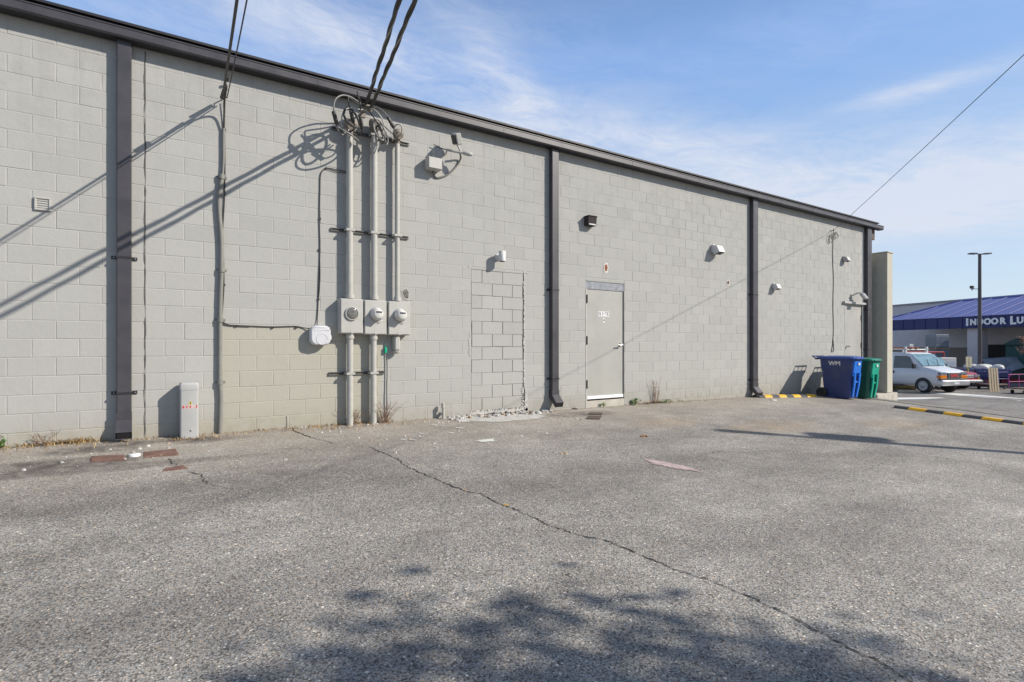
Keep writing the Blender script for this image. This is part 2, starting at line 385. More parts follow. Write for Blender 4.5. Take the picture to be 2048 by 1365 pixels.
# ------------------------------------------------------------------ ground
def lin(a, b, k): return [a+(b-a)*i/k for i in range(k)]
gx = lin(-400, -60, 6)+lin(-60, -10, 10)+lin(-10, 34, 220)+lin(34, 80, 20)+lin(80, 500, 12)+[500]
gy = lin(-400, -60, 6)+lin(-60, -16, 10)+lin(-16, 8, 120)+lin(8, 60, 20)+lin(60, 500, 12)+[500]
mb = MB(); nx = len(gx)
for y in gy:
    for x in gx: mb.v.append(V(x, y, zg(x, y)))
for j in range(len(gy)-1):
    for i in range(nx-1):
        mb.f.append([j*nx+i, j*nx+i+1, (j+1)*nx+i+1, (j+1)*nx+i]); mb.m.append(0); mb.s.append(True); mb.t.append(.5)
def crack(pts, w0, w1, sub=26, jit=.018, lift=.005):
    P = [G(*p) for p in pts]; Q = []
    for a, b in zip(P, P[1:]):
        k = max(2, int((b-a).length*sub))
        for i in range(k): Q.append(a.lerp(b, i/k))
    Q.append(P[-1])
    for i in range(1, len(Q)-1): Q[i] += V(R_(-jit, jit), R_(-jit, jit), 0)
    L = []
    for i, q in enumerate(Q):
        t = (Q[min(i+1, len(Q)-1)]-Q[max(0, i-1)]); nrm = V(-t.y, t.x, 0)
        nrm = nrm.normalized() if nrm.length > 0 else V(1, 0, 0)
        w = (w0+(w1-w0)*i/len(Q))*R_(.25, 1.25)*.5
        if i in (0, len(Q)-1): w = .001
        L.append((q-nrm*w, q+nrm*w))
    for (a, b), (c, d) in zip(L, L[1:]):
        mb.quad(*[V(p.x, p.y, zg(p.x, p.y)+lift) for p in (a, c, d, b)], mi=1)
crack([(582, 856), (596, 866), (630, 878), (672, 888)], .022, .010)
crack([(738, 895), (765, 906), (795, 918), (815, 935), (850, 950), (905, 974), (938, 985), (965, 989), (985, 1002), (1005, 1011), (1040, 1024), (1100, 1052),
       (1160, 1072), (1215, 1083), (1260, 1100), (1320, 1128), (1370, 1147), (1420, 1162), (1490, 1190), (1560, 1224), (1620, 1256), (1690, 1292), (1760, 1326), (1850, 1380)], .014, .011, 40, .014)
crack([(338, 918), (352, 932), (345, 936)], .014, .008)
crack([(375, 944), (402, 950), (412, 965), (430, 972), (468, 980)], .012, .004)
crack([(560, 900), (600, 897), (628, 904)], .008, .004)
crack([(1390, 915), (1440, 903), (1500, 906), (1560, 901), (1600, 899)], .009, .003)
crack([(965, 989), (1000, 990), (1020, 989)], .006, .003)
ground = struct(mb.build('ground', [M_asph, M_crack]))
mb = MB(); lx = lin(16.3, 40, 120)+lin(40, 140, 20)+[140]; ly = lin(-60, -6, 12)+lin(-6, 30, 120)+lin(30, 120, 10)+[120]
def eo(y): return .25*math.sin(y*1.3)+.15*math.sin(y*3.7)
for y in ly:
    for i, x in enumerate(lx): x2 = x+(eo(y) if i == 0 else 0); mb.v.append(V(x2, y, zg(x2, y)+.012))
for j in range(len(ly)-1):
    for i in range(len(lx)-1):
        a = j*len(lx)+i; mb.f.append([a, a+1, a+1+len(lx), a+len(lx)]); mb.m.append(0); mb.s.append(True); mb.t.append(.5)
lot = struct(mb.build('parking_lot', M_lot))
M_line = mat('worn_road_paint', (.72, .72, .70), .7, 0, .1, 5, .2, dirt=(.45, .45, .44))
mb = MB()
def patch(mb, poly, lift=.0055, mi=0, jag=.25, sub=5):
    P = [G(*p) for p in poly]; c = sum(P, V(0, 0, 0))/len(P); Q = []
    for a, b in zip(P, P[1:]+P[:1]):
        for i in range(sub):
            q = a.lerp(b, i/sub); f = 1+R_(-jag, jag)*.5; q = c+(q-c)*f; Q.append(V(q.x, q.y, zg(q.x, q.y)+lift))
    mb.add(Q, [tuple(range(len(Q)))], mi)
def stripe(a, b, w, mi=0, k=14, lift=.02):
    A, B = G(*a), G(*b); d = (B-A); d.z = 0; nrm = V(-d.y, d.x, 0).normalized()*w/2
    for i in range(k):
        p, q = A.lerp(B, i/k), A.lerp(B, (i+1)/k)
        mb.quad(*[V(r.x, r.y, zg(r.x, r.y)+lift) for r in (p-nrm, q-nrm, q+nrm, p+nrm)], mi=mi)
patch(mb, [(1850, 784.2), (1930, 789), (2075, 800.5), (2075, 806), (1930, 793), (1850, 786.6)], .02, 0, .0, 3)
patch(mb, [(1780, 796.6), (1850, 796), (1880, 796.2), (1890, 797.4), (1850, 799.2), (1780, 800.3)], .02, 0, .0, 3)
struct(mb.build('road_marking', M_line))
# painted / spilled patches
M_lime = mat('dried_mortar_dust', (.45, .44, .415), .95, 0, .18, 9, .5, .006, dirt=(.36, .34, .31))
M_pink = mat('pink_spill', (.44, .345, .34), .9, 0, .2, 12, .3, dirt=(.3, .26, .25))
M_cream = mat('cream_paint_spill', (.60, .61, .54), .85, 0, .1, 9, .2)
mb = MB()
patch(mb, [(905, 838), (935, 833), (1000, 829), (1052, 830), (1090, 832), (1080, 838), (1040, 842), (985, 845), (925, 845)])
for x, y, w, h in ((868, 851, 9, 1.5), (918, 857, 11, 1.6), (842, 868, 6, 1.2), (902, 867, 7, 1.5), (825, 881, 10, 1.3), (805, 880, 8, 1.4), (885, 853, 4, 1), (832, 876, 4, .8)):
    patch(mb, [(x-w, y), (x-w*.3, y-h), (x+w, y-h*.3), (x+w*.5, y+h)], jag=.5, sub=3)
struct(mb.build('mortar_dust', M_lime), 'stuff', label='pale mortar dust spilled in front of the bricked-up doorway', category='dust')
mb = MB(); patch(mb, [(952, 883), (970, 880), (988, 878), (988, 884), (965, 885)], mi=0, jag=.25)
tag(mb.build('paint_spill', M_cream), 'small cream paint spill on asphalt in front of the bricked doorway', 'paint spill')
mb = MB(); patch(mb, [(1288, 920), (1310, 921), (1340, 927), (1392, 938), (1396, 944), (1350, 938), (1310, 930)], jag=.4, sub=8)
tag(mb.build('paint_spill', M_pink), 'long faded pink spill on asphalt in front of the suite door', 'paint spill')
# ------------------------------------------------------------------ the block building
bld = thing('block_building', 'long grey painted concrete block building with charcoal gutter and downspouts', 'building', (0, 0, 0))
XW0, XW1, ZT = -7.0, 18.15, 4.80
CH = .2032; CW = .4064
d1a, d1b = W(1171, 700), W(1248, 700); DX0, DX1 = d1a.x, d1b.x; DZ1 = 2.52
dz_top = W(1171, 562).z
e1a, e1b = W(1689, 700).x, W(1724, 700).x; EZ = 2.40
bz0, bz1 = W(942, 824).z, W(942, 539).z; BX0, BX1 = W(942, 700).x, W(1047, 700).x
holes = [(DX0, DX1, -1, dz_top), (e1a, e1b, -1, EZ), (BX0, BX1, bz0, bz1)]
def sub_rects(r, holes):
    out = [r]
    for h in holes:
        nxt = []
        for (a, b, c, d) in out:
            if h[0] >= b or h[1] <= a or h[2] >= d or h[3] <= c: nxt.append((a, b, c, d)); continue
            if h[0] > a: nxt.append((a, h[0], c, d))
            if h[1] < b: nxt.append((h[1], b, c, d))
            x0, x1 = max(a, h[0]), min(b, h[1])
            if h[2] > c: nxt.append((x0, x1, c, h[2]))
            if h[3] < d: nxt.append((x0, x1, h[3], d))
        out = nxt
    return [r for r in out if r[1]-r[0] > .002 and r[3]-r[2] > .002]
def block(mb, a, b, c, d, y0, dep, jt=.002, bv=.0058, mi=0):
    t = min(1, max(0, random.gauss(.5, .2))); mt = min(.6, max(-.6, random.gauss(.38, .3))); o = R_(-.0009, .0009)
    jt = min(jt, (b-a)*.2, (d-c)*.2); bv = min(bv, (b-a)*.15, (d-c)*.15)
    def rect(i, y): return [V(a+i, y, c+i), V(b-i, y, c+i), V(b-i, y, d-i), V(a+i, y, d-i)]
    A, B, C_ = rect(0, y0), rect(jt, y0), rect(jt+bv, y0-dep+o)
    sk = [R_(-.0012, .0012) for _ in range(4)]
    C_ = [p+V(0, s, 0) for p, s in zip(C_, sk)]
    mb.add(C_, [(0, 1, 2, 3)], mi, False, t)
    for i in range(4):
        j = (i+1) % 4
        mb.add([A[i], A[j], B[j], B[i]], [(0, 1, 2, 3)], mi, False, mt); mb.add([B[i], B[j], C_[j], C_[i]], [(0, 1, 2, 3)], mi, False, t)
mb = MB(); k0 = -12
zc = 1.478+k0*CH; k = k0
while zc < ZT:
    x = .96+(0 if k % 2 == 0 else CW/2)-CW*30
    while x < XW1:
        a, b = max(x, XW0), min(x+CW, XW1)
        if b-a > .01:
            # control joint near x=-0.05: blocks are cut there
            cuts = [(a, b)] if not (a < -.05 < b) else [(a, -.05), (-.05, b)]
            for (p, q) in cuts:
                for r in sub_rects((p, q, zc, min(zc+CH, ZT)), holes): block(mb, *r, 0, .0031)
        x += CW
    zc += CH; k += 1
# return walls, so the building is closed
mb.quad(V(XW1, 0, -1.5), V(XW1, 18, -1.5), V(XW1, 18, ZT), V(XW1, 0, ZT)); mb.quad(V(XW0, 0, -1), V(XW0, 18, -1), V(XW0, 18, ZT), V(XW0, 0, ZT)); mb.quad(V(XW0, 18, -1.5), V(XW1, 18, -1.5), V(XW1, 18, ZT), V(XW0, 18, ZT))
# rows of painted-over chips
wall = mb.build('block_wall', M_wall, bld)
# control joint crack and corner settlement cracks
def wall_crack(pts, w, name='joint_crack', t=.0082):
    mb = MB(); P = [V(*p) for p in pts]; Q = []
    for a, b in zip(P, P[1:]):
        kk = max(2, int((b-a).length*14))
        for i in range(kk): Q.append(a.lerp(b, i/kk))
    Q.append(P[-1]); L = []
    for i, q in enumerate(Q):
        j = V(R_(-.006, .006), 0, R_(-.006, .006)); t_ = (Q[min(i+1, len(Q)-1)]-Q[max(0, i-1)]); nr = V(-t_.z, 0, t_.x).normalized(); ww = w*R_(.15, 1.3)*.5
        L.append((q+j-nr*ww, q+j+nr*ww))
    for (a, b), (c, d) in zip(L, L[1:]): mb.quad(*[V(p.x, -t, p.z) for p in (a, c, d, b)])
    return mb.build(name, mat('crack_in_wall', (.10, .095, .085), .95), bld)
wall_crack([(-.05, 0, .05), (-.052, 0, .9), (-.047, 0, 1.7), (-.052, 0, 2.6), (-.046, 0, 3.4), (-.051, 0, 4.1), (-.047, 0, 4.7)], .013)
for (x0, y0, x1, y1) in ((573, 833, 572, 858),):
    a, b = W(x0, y0), W(x1, y1); wall_crack([(a.x, 0, a.z), (b.x, 0, b.z)], .009)
# bricked-up doorway: rougher, later blocks slightly recessed with ragged perimeter joint
mb = MB(); nrow = 11; hh = (bz1-bz0)/nrow
mb.quad(V(BX0, .0115, bz0), V(BX1, .0115, bz0), V(BX1, .0115, bz1), V(BX0, .0115, bz1), mi=1)
for r in range(nrow):
    z0 = bz0+r*hh; ph = 0 if r % 2 else .2; xs = [BX0+.018]
    x = BX0+.41-ph
    while x < BX1-.06: xs.append(x); x += .405
    xs.append(BX1-.02)
    for a, b in zip(xs, xs[1:]):
        dz = R_(-.004, .004)
        block(mb, a+(R_(-.017, .004) if a == xs[0] else R_(-.001, .003)), b-(R_(-.017, .004) if b == xs[-1] else R_(-.001, .003)), z0+R_(.0, .004)+dz, z0+hh-R_(.0, .003)+dz, .010, .0070+R_(-.003, .003), .0010, .004)
inf = mb.build('bricked_doorway', [M_infill, mat('ragged_mortar', (.37, .36, .33), .95, 0, .5, 7, .6, .01)], bld)
M_smear = mat('white_mortar_smear', (.47, .46, .43), .95, 0, .14, 20, .6, .006)
def smear(pts, w, t=.0085, mi=0):
    mb = MB()
    Q = []
    for a, b in zip(pts, pts[1:]):
        a, b = V(*a), V(*b); kk = max(2, int((b-a).length/.03))
        for i in range(kk): Q.append(a.lerp(b, i/kk))
    Q.append(V(*pts[-1]))
    for i in range(len(Q)-1):
        a, b = Q[i], Q[i+1]; d = (b-a).normalized(); nr = V(-d.z, 0, d.x)
        w0, w1 = R_(.0, w), R_(.0, w)
        mb.quad(*[V(p.x, -t, p.z) for p in (a-nr*R_(0, w*.5), b-nr*R_(0, w*.5), b+nr*w1, a+nr*w0)], mi=mi)
    mb.build('mortar_smear', M_smear, inf)
smear([(BX1+.02, 0, bz0+.05), (BX1+.02, 0, bz1)], .035)
smear([(BX1+.05, 0, bz0-.05), (BX1+.04, 0, bz0+.35)], .11)
smear([(BX0-.02, 0, bz0+.9), (BX0-.02, 0, bz0+1.3)], .03)
smear([(BX0, 0, bz1+.03), (BX0-.05, 0, bz1+.05)], .05); smear([(BX1, 0, bz1+.02), (BX1+.08, 0, bz1+.03)], .05)
smear([(BX0-.02, 0, bz0-.04), (BX1+.1, 0, bz0-.04)], .09); smear([(BX0-.02, 0, bz0-.1), (BX1+.1, 0, bz0-.1)], .07)
# roof, roof edge and gutter
mb = MB(); GX1 = 18.63
mb.box(XW0-.3, GX1, -.06, 18.3, 4.935, 4.965); roof = mb.build('roof', mat('dark_roof_edge', (.016, .015, .02), .55), bld)
mb = MB()
mb.box(XW0-.3, GX1-.02, -.012, .2, 4.76, 4.934); mb.build('fascia', mat('dark_roof_edge', (.016, .015, .02), .55), bld)
mb = MB()
prof = [(-.022, 4.722), (-.165, 4.722), (-.182, 4.742), (-.182, 4.822), (-.19, 4.828), (-.19, 4.84), (-.178, 4.84), (-.168, 4.82), (-.162, 4.75), (-.03, 4.75), (-.03, 4.86), (-.022, 4.86)]
mb.prism([V(XW0-.3, y, z) for y, z in prof], V(GX1-XW0+.3, 0, 0))
mb.m[2] = 1; mb.m[9] = 1  # gutter underside and inner face blackened: shade put into the metal's colour
gut = mb.build('gutter', [M_dark, M_blackm], bld)
for x in (-1.9, 1.9, 4.9, 7.9, 10.9, 13.9, 16.9):
    mb = MB(); mb.box(x, x+.012, -.1845, -.16, 4.745, 4.82); mb.build('seam_cap', M_dark, gut)
mb = MB()
mb.box(18.15, 18.4, -.03, .08, 4.42, 4.72); mb.build('rake_bracket', mat('brown_wood', (.09, .05, .04), .7), bld)
# downspouts
def downspout(xl, xr, ybase, straps, kick, far=False):
    x0 = W(xl, 600, .11).x; x1 = W(xr, 600, .11).x; mb = MB(); zb = W((xl+xr)/2, ybase, .1).z
    mb.box(x0, x1, -.105, -.012, zb+.25, 4.735, .008)
    mb.rings([[V(x0-.003, -.012, zb+.30), V(x1+.003, -.012, zb+.30), V(x1+.003, -.109, zb+.30), V(x0-.003, -.109, zb+.30)],
              [V(x0-.003, -.012, zb+.17), V(x1+.003, -.012, zb+.17), V(x1+.003, -.109, zb+.215), V(x0-.003, -.109, zb+.215)],
              [V(x0-.006, -.075-kick, zb), V(x1+.006, -.075-kick, zb), V(x1+.006, -.11-kick, zb+.085), V(x0-.006, -.11-kick, zb+.085)]], 0, False, False)
    o = mb.build('downspout', M_dark, bld)
    m2 = MB(); q = zb
    m2.add([V(x0+.004, -.070-kick, zb+.012), V(x1-.004, -.070-kick, zb+.012), V(x1-.004, -.104-kick, zb+.08), V(x0+.004, -.104-kick, zb+.08)], [(0, 1, 2, 3)])
    m2.build('outlet_mouth', M_blackm, o)
    for zs in straps:
        m2 = MB(); z = W((xl+xr)/2, zs, .1).z
        m2.box(x0-.004, x1+.004, -.110, -.014, z-.012, z+.012)
        m2.box(x0-.055, x0-.004, -.016, -.0085, z-.018, z+.018); m2.box(x1+.004, x1+.055, -.016, -.0085, z-.018, z+.018)
        m2.box(x0-.036, x0-.024, -.021, -.016, z-.006, z+.006, 0, 1); m2.box(x1+.03, x1+.042, -.021, -.016, z-.006, z+.006, 0, 1)
        m2.build('strap', [M_blackm, M_steel], o)
    return o
downspout(233, 263, 878, (515, 787), .09)
downspout(1105, 1118.5, 814, (580, 758), .12)
downspout(1507, 1517, 792, (590, 760), .12)
downspout(1736, 1744.5, 800, (620, 700), .08)
# suite door
M_door = mat('painted_steel_door', (.365, .358, .33), .55, 0, .07, 2.2, .06, dirt=(.31, .30, .275))
mb = MB(); zt = W(1210, 574).z; zb = W(1210, 797).z
dt = dz_top
mb.box(DX0+.035, DX1-.03, .012, .055, zb, dt-.155, .004); door = mb.build('suite_door', M_door, bld)
mb = MB()
mb.box(DX0+.002, DX0+.033, -.006, .06, zb-.2, dt-.15); mb.box(DX1-.014, DX1-.002, .012, .06, zb-.2, dt-.15)
mb.build('door_frame', M_gpaint, door)
mb = MB(); mb.box(DX0+.001, DX1-.002, .004, .06, dt-.148, dt-.006)
mb.build('door_header', mat('bare_grey_header', (.23, .245, .27), .6, .2, .3, 11, .3, dirt=(.38, .39, .41)), door)
mb = MB(); mb.quad(V(DX0, .075, -.5), V(DX1, .075, -.5), V(DX1, .075, dt), V(DX0, .075, dt))
mb.quad(V(DX0, 0, dt-.0005), V(DX1, 0, dt-.0005), V(DX1, .075, dt-.0005), V(DX0, .075, dt-.0005)); mb.quad(V(DX1-.0005, 0, -.5), V(DX1-.0005, .075, -.5), V(DX1-.0005, .075, dt), V(DX1-.0005, 0, dt))
mb.build('frame_gap', M_blackm, door)
mb = MB(); mb.box(DX0+.03, DX1-.03, -.012, .011, zb-.0, zb+.06, .004); mb.build('door_sweep', mat('bright_white_sweep', (.82, .82, .82), .4), door)
mb = MB(); mb.box(DX0+.002, DX1-.002, -.004, .074, -.4, zb-.03); mb.build('threshold', M_conc, door)
for yz in (598, 681, 769):
    mb = MB(); p = W(1172, yz); mb.box(DX0+.012, DX0+.045, -.012, .0115, p.z-.075, p.z+.075, .003); mb.tube([V(DX0+.03, -.016, p.z-.08), V(DX0+.03, -.016, p.z+.08)], .008, 8)
    mb.build('hinge', M_blackm, door)
mb = MB(); p = W(1241, 690); mb.lathe(V(p.x, .0115, p.z), (0, -1, 0), [(0, .035), (.012, .034), (.014, .014), (.06, .014), (.062, .02), (.075, .02)], 16)
mb.tube([V(p.x+.005, -.055, p.z), V(p.x-.05, -.06, p.z), V(p.x-.11, -.055, p.z-.003)], [.013, .012, .009], 8); mb.build('handle', mat('satin_chrome', (.75, .75, .74), .25, .9), door)
mb = MB()
wd_ = W(1197, 628); we = W(1219, 628)
for i, ch in enumerate('SUITE'):
    w_ = (we.x-wd_.x)/5; x = wd_.x+w_*(i+.5); mb.box(x-w_*.42, x+w_*.42, .0095, .0115, wd_.z-.048, wd_.z+.048)
    text(mb, ch, .092, V(x, .0085, wd_.z), (1, 0, 0), (0, 0, 1), 1, .001, .0)
p4 = W(1209, 641); mb.box(p4.x-.024, p4.x+.024, .0095, .0115, p4.z-.042, p4.z+.042); text(mb, '4', .085, V(p4.x, .0085, p4.z), (1, 0, 0), (0, 0, 1), 1, .001, .001)
mb.build('suite_sign', [mat('white_sticker', (.80, .80, .80), .5), mat('faded_lettering', (.10, .10, .10), .6)], door)
# far door by the corner
mb = MB(); ez0 = -.35
mb.box(e1a+.03, e1b-.03, .012, .055, ez0, EZ-.03, .004); door2 = mb.build('corner_door', M_door, bld)
mb = MB(); mb.box(e1a+.002, e1a+.028, -.004, .06, ez0, EZ-.026); mb.box(e1b-.026, e1b-.002, .03, .06, ez0, EZ-.026); mb.box(e1a, e1b, .005, .06, EZ-.025, EZ-.002); mb.build('door_frame', M_gpaint, door2)
mb = MB(); mb.quad(V(e1a, .075, -.6), V(e1b, .075, -.6), V(e1b, .075, EZ), V(e1a, .075, EZ)); mb.quad(V(e1b-.0005, 0, -.6), V(e1b-.0005, .075, -.6), V(e1b-.0005, .075, EZ), V(e1b-.0005, 0, EZ)); mb.build('frame_gap', M_blackm, door2)
mb = MB(); mb.box(e1a-.12, e1b+.16, -.07, -.007, EZ+.01, EZ+.075, .006); mb.build('drip_cap', M_gpaint, door2)
for yz in (636, 691):
    mb = MB(); z = W(1722, yz).z; mb.box(e1b-.05, e1b-.02, -.012, .0115, z-.08, z+.08, .003); mb.build('hinge', M_blackm, door2)
mb = MB(); p = W(1694, 693); mb.lathe(V(p.x, .0115, p.z), (0, -1, 0), [(0, .035), (.012, .034), (.014, .014), (.05, .016), (.06, .034), (.085, .034), (.095, .02)], 16); mb.build('door_knob', mat('satin_chrome', (.75, .75, .74), .25, .9), door2)
# vent grille
mb = MB(); a, b = W(69, 394), W(103, 424)
x0, x1, z0, z1 = a.x, b.x, b.z, a.z
for r in ((x0, x1, z0, z0+.022), (x0, x1, z1-.018, z1), (x0, x0+.02, z0+.022, z1-.018), (x1-.02, x1, z0+.022, z1-.018)): mb.box(r[0], r[1], -.028, -.004, r[2], r[3], .003)
mb.box(x0+.02, x1-.02, -.012, -.0065, z0+.022, z1-.018)
for i in range(4): z = z0+.03+i*(z1-z0-.06)/3.4; mb.box(x0+.02, x1-.02, -.02, -.0125, z, z+.012)
mb.build('vent_grille', M_gpaint, bld)
# broken-out holes in the wall face
def chip(x, y, w, h, c, name, nn=14, ring=1.45, rim=None):
    p = W(x, y); mb = MB(); jj = [R_(.75, 1.15) for _ in range(nn)]
    def rg(f, t): return [V(p.x+math.cos(6.283*i/nn)*w*f*jj[i], -t, p.z+math.sin(6.283*i/nn)*h*f*jj[i]) for i in range(nn)]
    mb.rings([rg(ring, .0075), rg(1.1, .010)], 0, False, False); mb.rings([rg(1.1, .010), rg(.95, .009)], 0, False, False); mb.add(rg(.96, .0088), [tuple(range(nn))], 1)
    return mb.build(name, [rim or mat('chip_rim', (.62, .58, .52), .9), c], bld)
chip(1211.5, 535.5, .045, .08, mat('exposed_brick', (.22, .075, .04), .9, 0, .4, 30, .5), 'broken_patch')
chip(1455.5, 565.5, .045, .05, mat('rusty_hole', (.06, .025, .015), .9), 'cut_hole')
chip(811, 588, .06, .08, mat('dark_scar', (.15, .145, .13), .95, 0, .7, 24, .6), 'patched_scar', 16, 1.3, M_infill)
# front parapet end beyond the corner and wing wall on its slab
M_stucco = mat('beige_stucco', (.47, .44, .36), .85, 0, .07, 8, .3, .003)
mb = MB(); mb.box(18.42, 18.78, -.36, 3.2, -.21, 4.0, .01); mb.box(18.40, 18.80, -.38, 3.2, 4.0, 4.03); mb.box(18.408, 18.419, -.1, 3.2, -.2, 3.9)
wing = tag(mb.build('wing_wall', M_stucco), 'tall beige stucco wing wall standing on a concrete slab past the building corner', 'wall')
mb = MB(); mb.box(18.6, 19.0, .6, 4, 0, 4.95, .01); mb.box(18.52, 19.03, .53, 4, 4.28, 4.36, .01); mb.build('parapet_end', mat('cream_stucco', (.58, .53, .42), .85, 0, .06, 8, .3), bld)
mb = MB(); mb.box(17.6, 18.92, -.44, .55, -.62, -.215, .012)
tag(mb.build('concrete_slab', M_conc), 'low concrete slab under the beige wing wall, right of the green bin', 'slab')
# ------------------------------------------------------------------ services on the wall
def clamp_tube(mb, x, z, r, t, mi=0):
    mb.box(x-r-.012, x+r+.012, -t-r-.006, -t+r*.2, z-.012, z+.012, .002, mi)
# long bent conduit with cable beside it, left
def conduit_left():
    pts = [(440, 866), (441, 835), (442, 800), (440, 760), (440, 700), (440, 655), (441, 600), (443, 540), (443, 480), (439, 430), (438, 400), (442, 370), (445, 352)]
    mb = MB(); P = smooth_path([W(x, y, .035) for x, y in pts], 5); P[0].z -= .1; mb.tube(P, .026, 12)
    M_bent = mat('dull_conduit', (.20, .195, .175), .6, 0, .12, 8, .12); o = mb.build('bent_conduit', M_bent)
    m2 = MB(); P2 = smooth_path([W(x, y, .033) for x, y in ((445, 356), (447, 320), (447, 280), (447.5, 255))], 5); m2.tube(P2, .015, 10); m2.build('upper_pipe', M_bent, o)
    for y in (354, 540, 640, 765):
        p = W(440.5 if y > 600 else 443.5, y, .035); m3 = MB(); m3.tube([V(p.x, p.y, p.z-.03), V(p.x, p.y, p.z+.03)], .036, 12); m3.box(p.x-.06, p.x+.06, -.012, -.007, p.z-.012, p.z+.012); m3.build('coupling', M_bent, o)
    return tag(o, 'grey painted bent conduit rising up the wall between the pedestal and the meters', 'conduit')
conduit_left()
mb = MB()
c1 = [W(450, 200, .05), W(449, 260, .02), W(450, 330, .014), W(449, 400, .014), W(445, 470, .014), W(447, 520, .014), W(448, 570, .014), W(445, 620, .014), W(443.5, 638, .014), W(447, 645, .014), W(458, 650, .014), W(472, 651, .014), W(500, 652.5, .014), W(545, 654, .014), W(590, 653, .014), W(606, 656, .015), W(622, 658, .04)]
mb.tube(smooth_path(c1, 6), .0065, 6); mb.tube(smooth_path([W(442, 646, .014), W(452, 650, .018), W(470, 652, .018), W(500, 653.5, .018)], 5), .005, 6)
o = mb.build('thin_wall_cable', M_cable); tag(o, 'thin black cable stapled down the conduit and across to the white box', 'cable')
for x, y in ((449, 260), (448, 570), (472, 652), (545, 655), (592, 655)): p = W(x, y, 0); mb = MB(); mb.box(p.x-.012, p.x+.012, -.024, -.006, p.z-.016, p.z+.01); mb.build('cable_clip', M_blackm, o)
mb = MB(); c2 = [W(634, 652, .05), W(634.5, 640, .016), W(636.5, 600, .014), W(638, 560, .014), W(640, 500, .014), W(639, 440, .014), W(640, 380, .014), W(641, 352, .014), W(646, 341, .014), W(655, 336.5, .014), W(675, 340, .016), W(700, 345, .02)]
mb.tube(smooth_path(c2, 6), .0065, 6); mb.tube(smooth_path([W(652, 337, .015), W(668, 343, .015), W(685, 346, .016), W(700, 345, .02)], 5), .004, 6); mb.tube(smooth_path([W(636.5, 604, .014), W(639, 580, .022), W(640, 545, .022), W(639.5, 500, .014)], 5), .005, 6)
o = mb.build('thin_wall_cable', M_cable); tag(o, 'thin black cable running up from the white box to the tall meter conduits', 'cable')
for x, y in ((636.5, 599), (638.5, 500), (639.5, 438), (652, 337)): p = W(x, y, 0); mb = MB(); mb.box(p.x-.012, p.x+.012, -.024, -.006, p.z-.016, p.z+.01); mb.build('cable_clip', M_blackm, o)
# white interface box
def wbox():
    a, b = W(622, 652, .13), W(661, 690, .13); x0, x1, z0, z1 = a.x, b.x, b.z, a.z; xc, zc = (x0+x1)/2, (z0+z1)/2; hx, hz = (x1-x0)/2, (z1-z0)/2
    o = thing('interface_box', 'white rounded plastic cable box with moulded round panel, left of the meters', 'utility box', (xc, -.03, zc))
    def rr(s, y, rad=.075):
        out = []
        for cxx, czz, a0 in ((1, 1, 0), (-1, 1, 90), (-1, -1, 180), (1, -1, 270)):
            for k in range(6):
                a = math.radians(a0+k*18); q = min(rad, hx*s, hz*s); out.append(V(xc+cxx*(hx*s-q)+q*math.cos(a), y, zc+czz*(hz*s-q)+q*math.sin(a)))
        return out
    mb = MB(); mb.rings([rr(1.0, -.007), rr(1.0, -.06)], 0, True); mb.build('back_box', M_white, o)
    mb = MB(); mb.rings([rr(1.05, -.061), rr(1.05, -.10), rr(1.03, -.122), rr(.97, -.136), rr(.90, -.140)], 0, True); mb.build('lid', M_white, o)
    mb = MB()
    def arc(cx_, cz_, r, a0, a1, y, k=20): return [V(cx_+r*math.cos(math.radians(a0+(a1-a0)*i/k)), y, cz_+r*math.sin(math.radians(a0+(a1-a0)*i/k))) for i in range(k+1)]
    mb.tube(arc(xc+.015, zc-.05, .075, 0, 330, -.1395), .005, 6)
    mb.tube([V(xc-.09, -.1395, zc+.065), V(xc+.115, -.1395, zc+.065), V(xc+.115, -.1395, zc+.11), V(xc-.09, -.1395, zc+.11), V(xc-.09, -.1395, zc+.065)], .004, 6)
    mb.build('moulded_panel', M_white, o)
    mb = MB(); mb.box(x1+.004, x1+.03, -.075, -.05, zc-.06, zc+.005, .004); mb.box(x1-.005, x1+.02, -.1, -.09, zc-.02, zc-.0); mb.build('latch', M_white, o)
wbox()
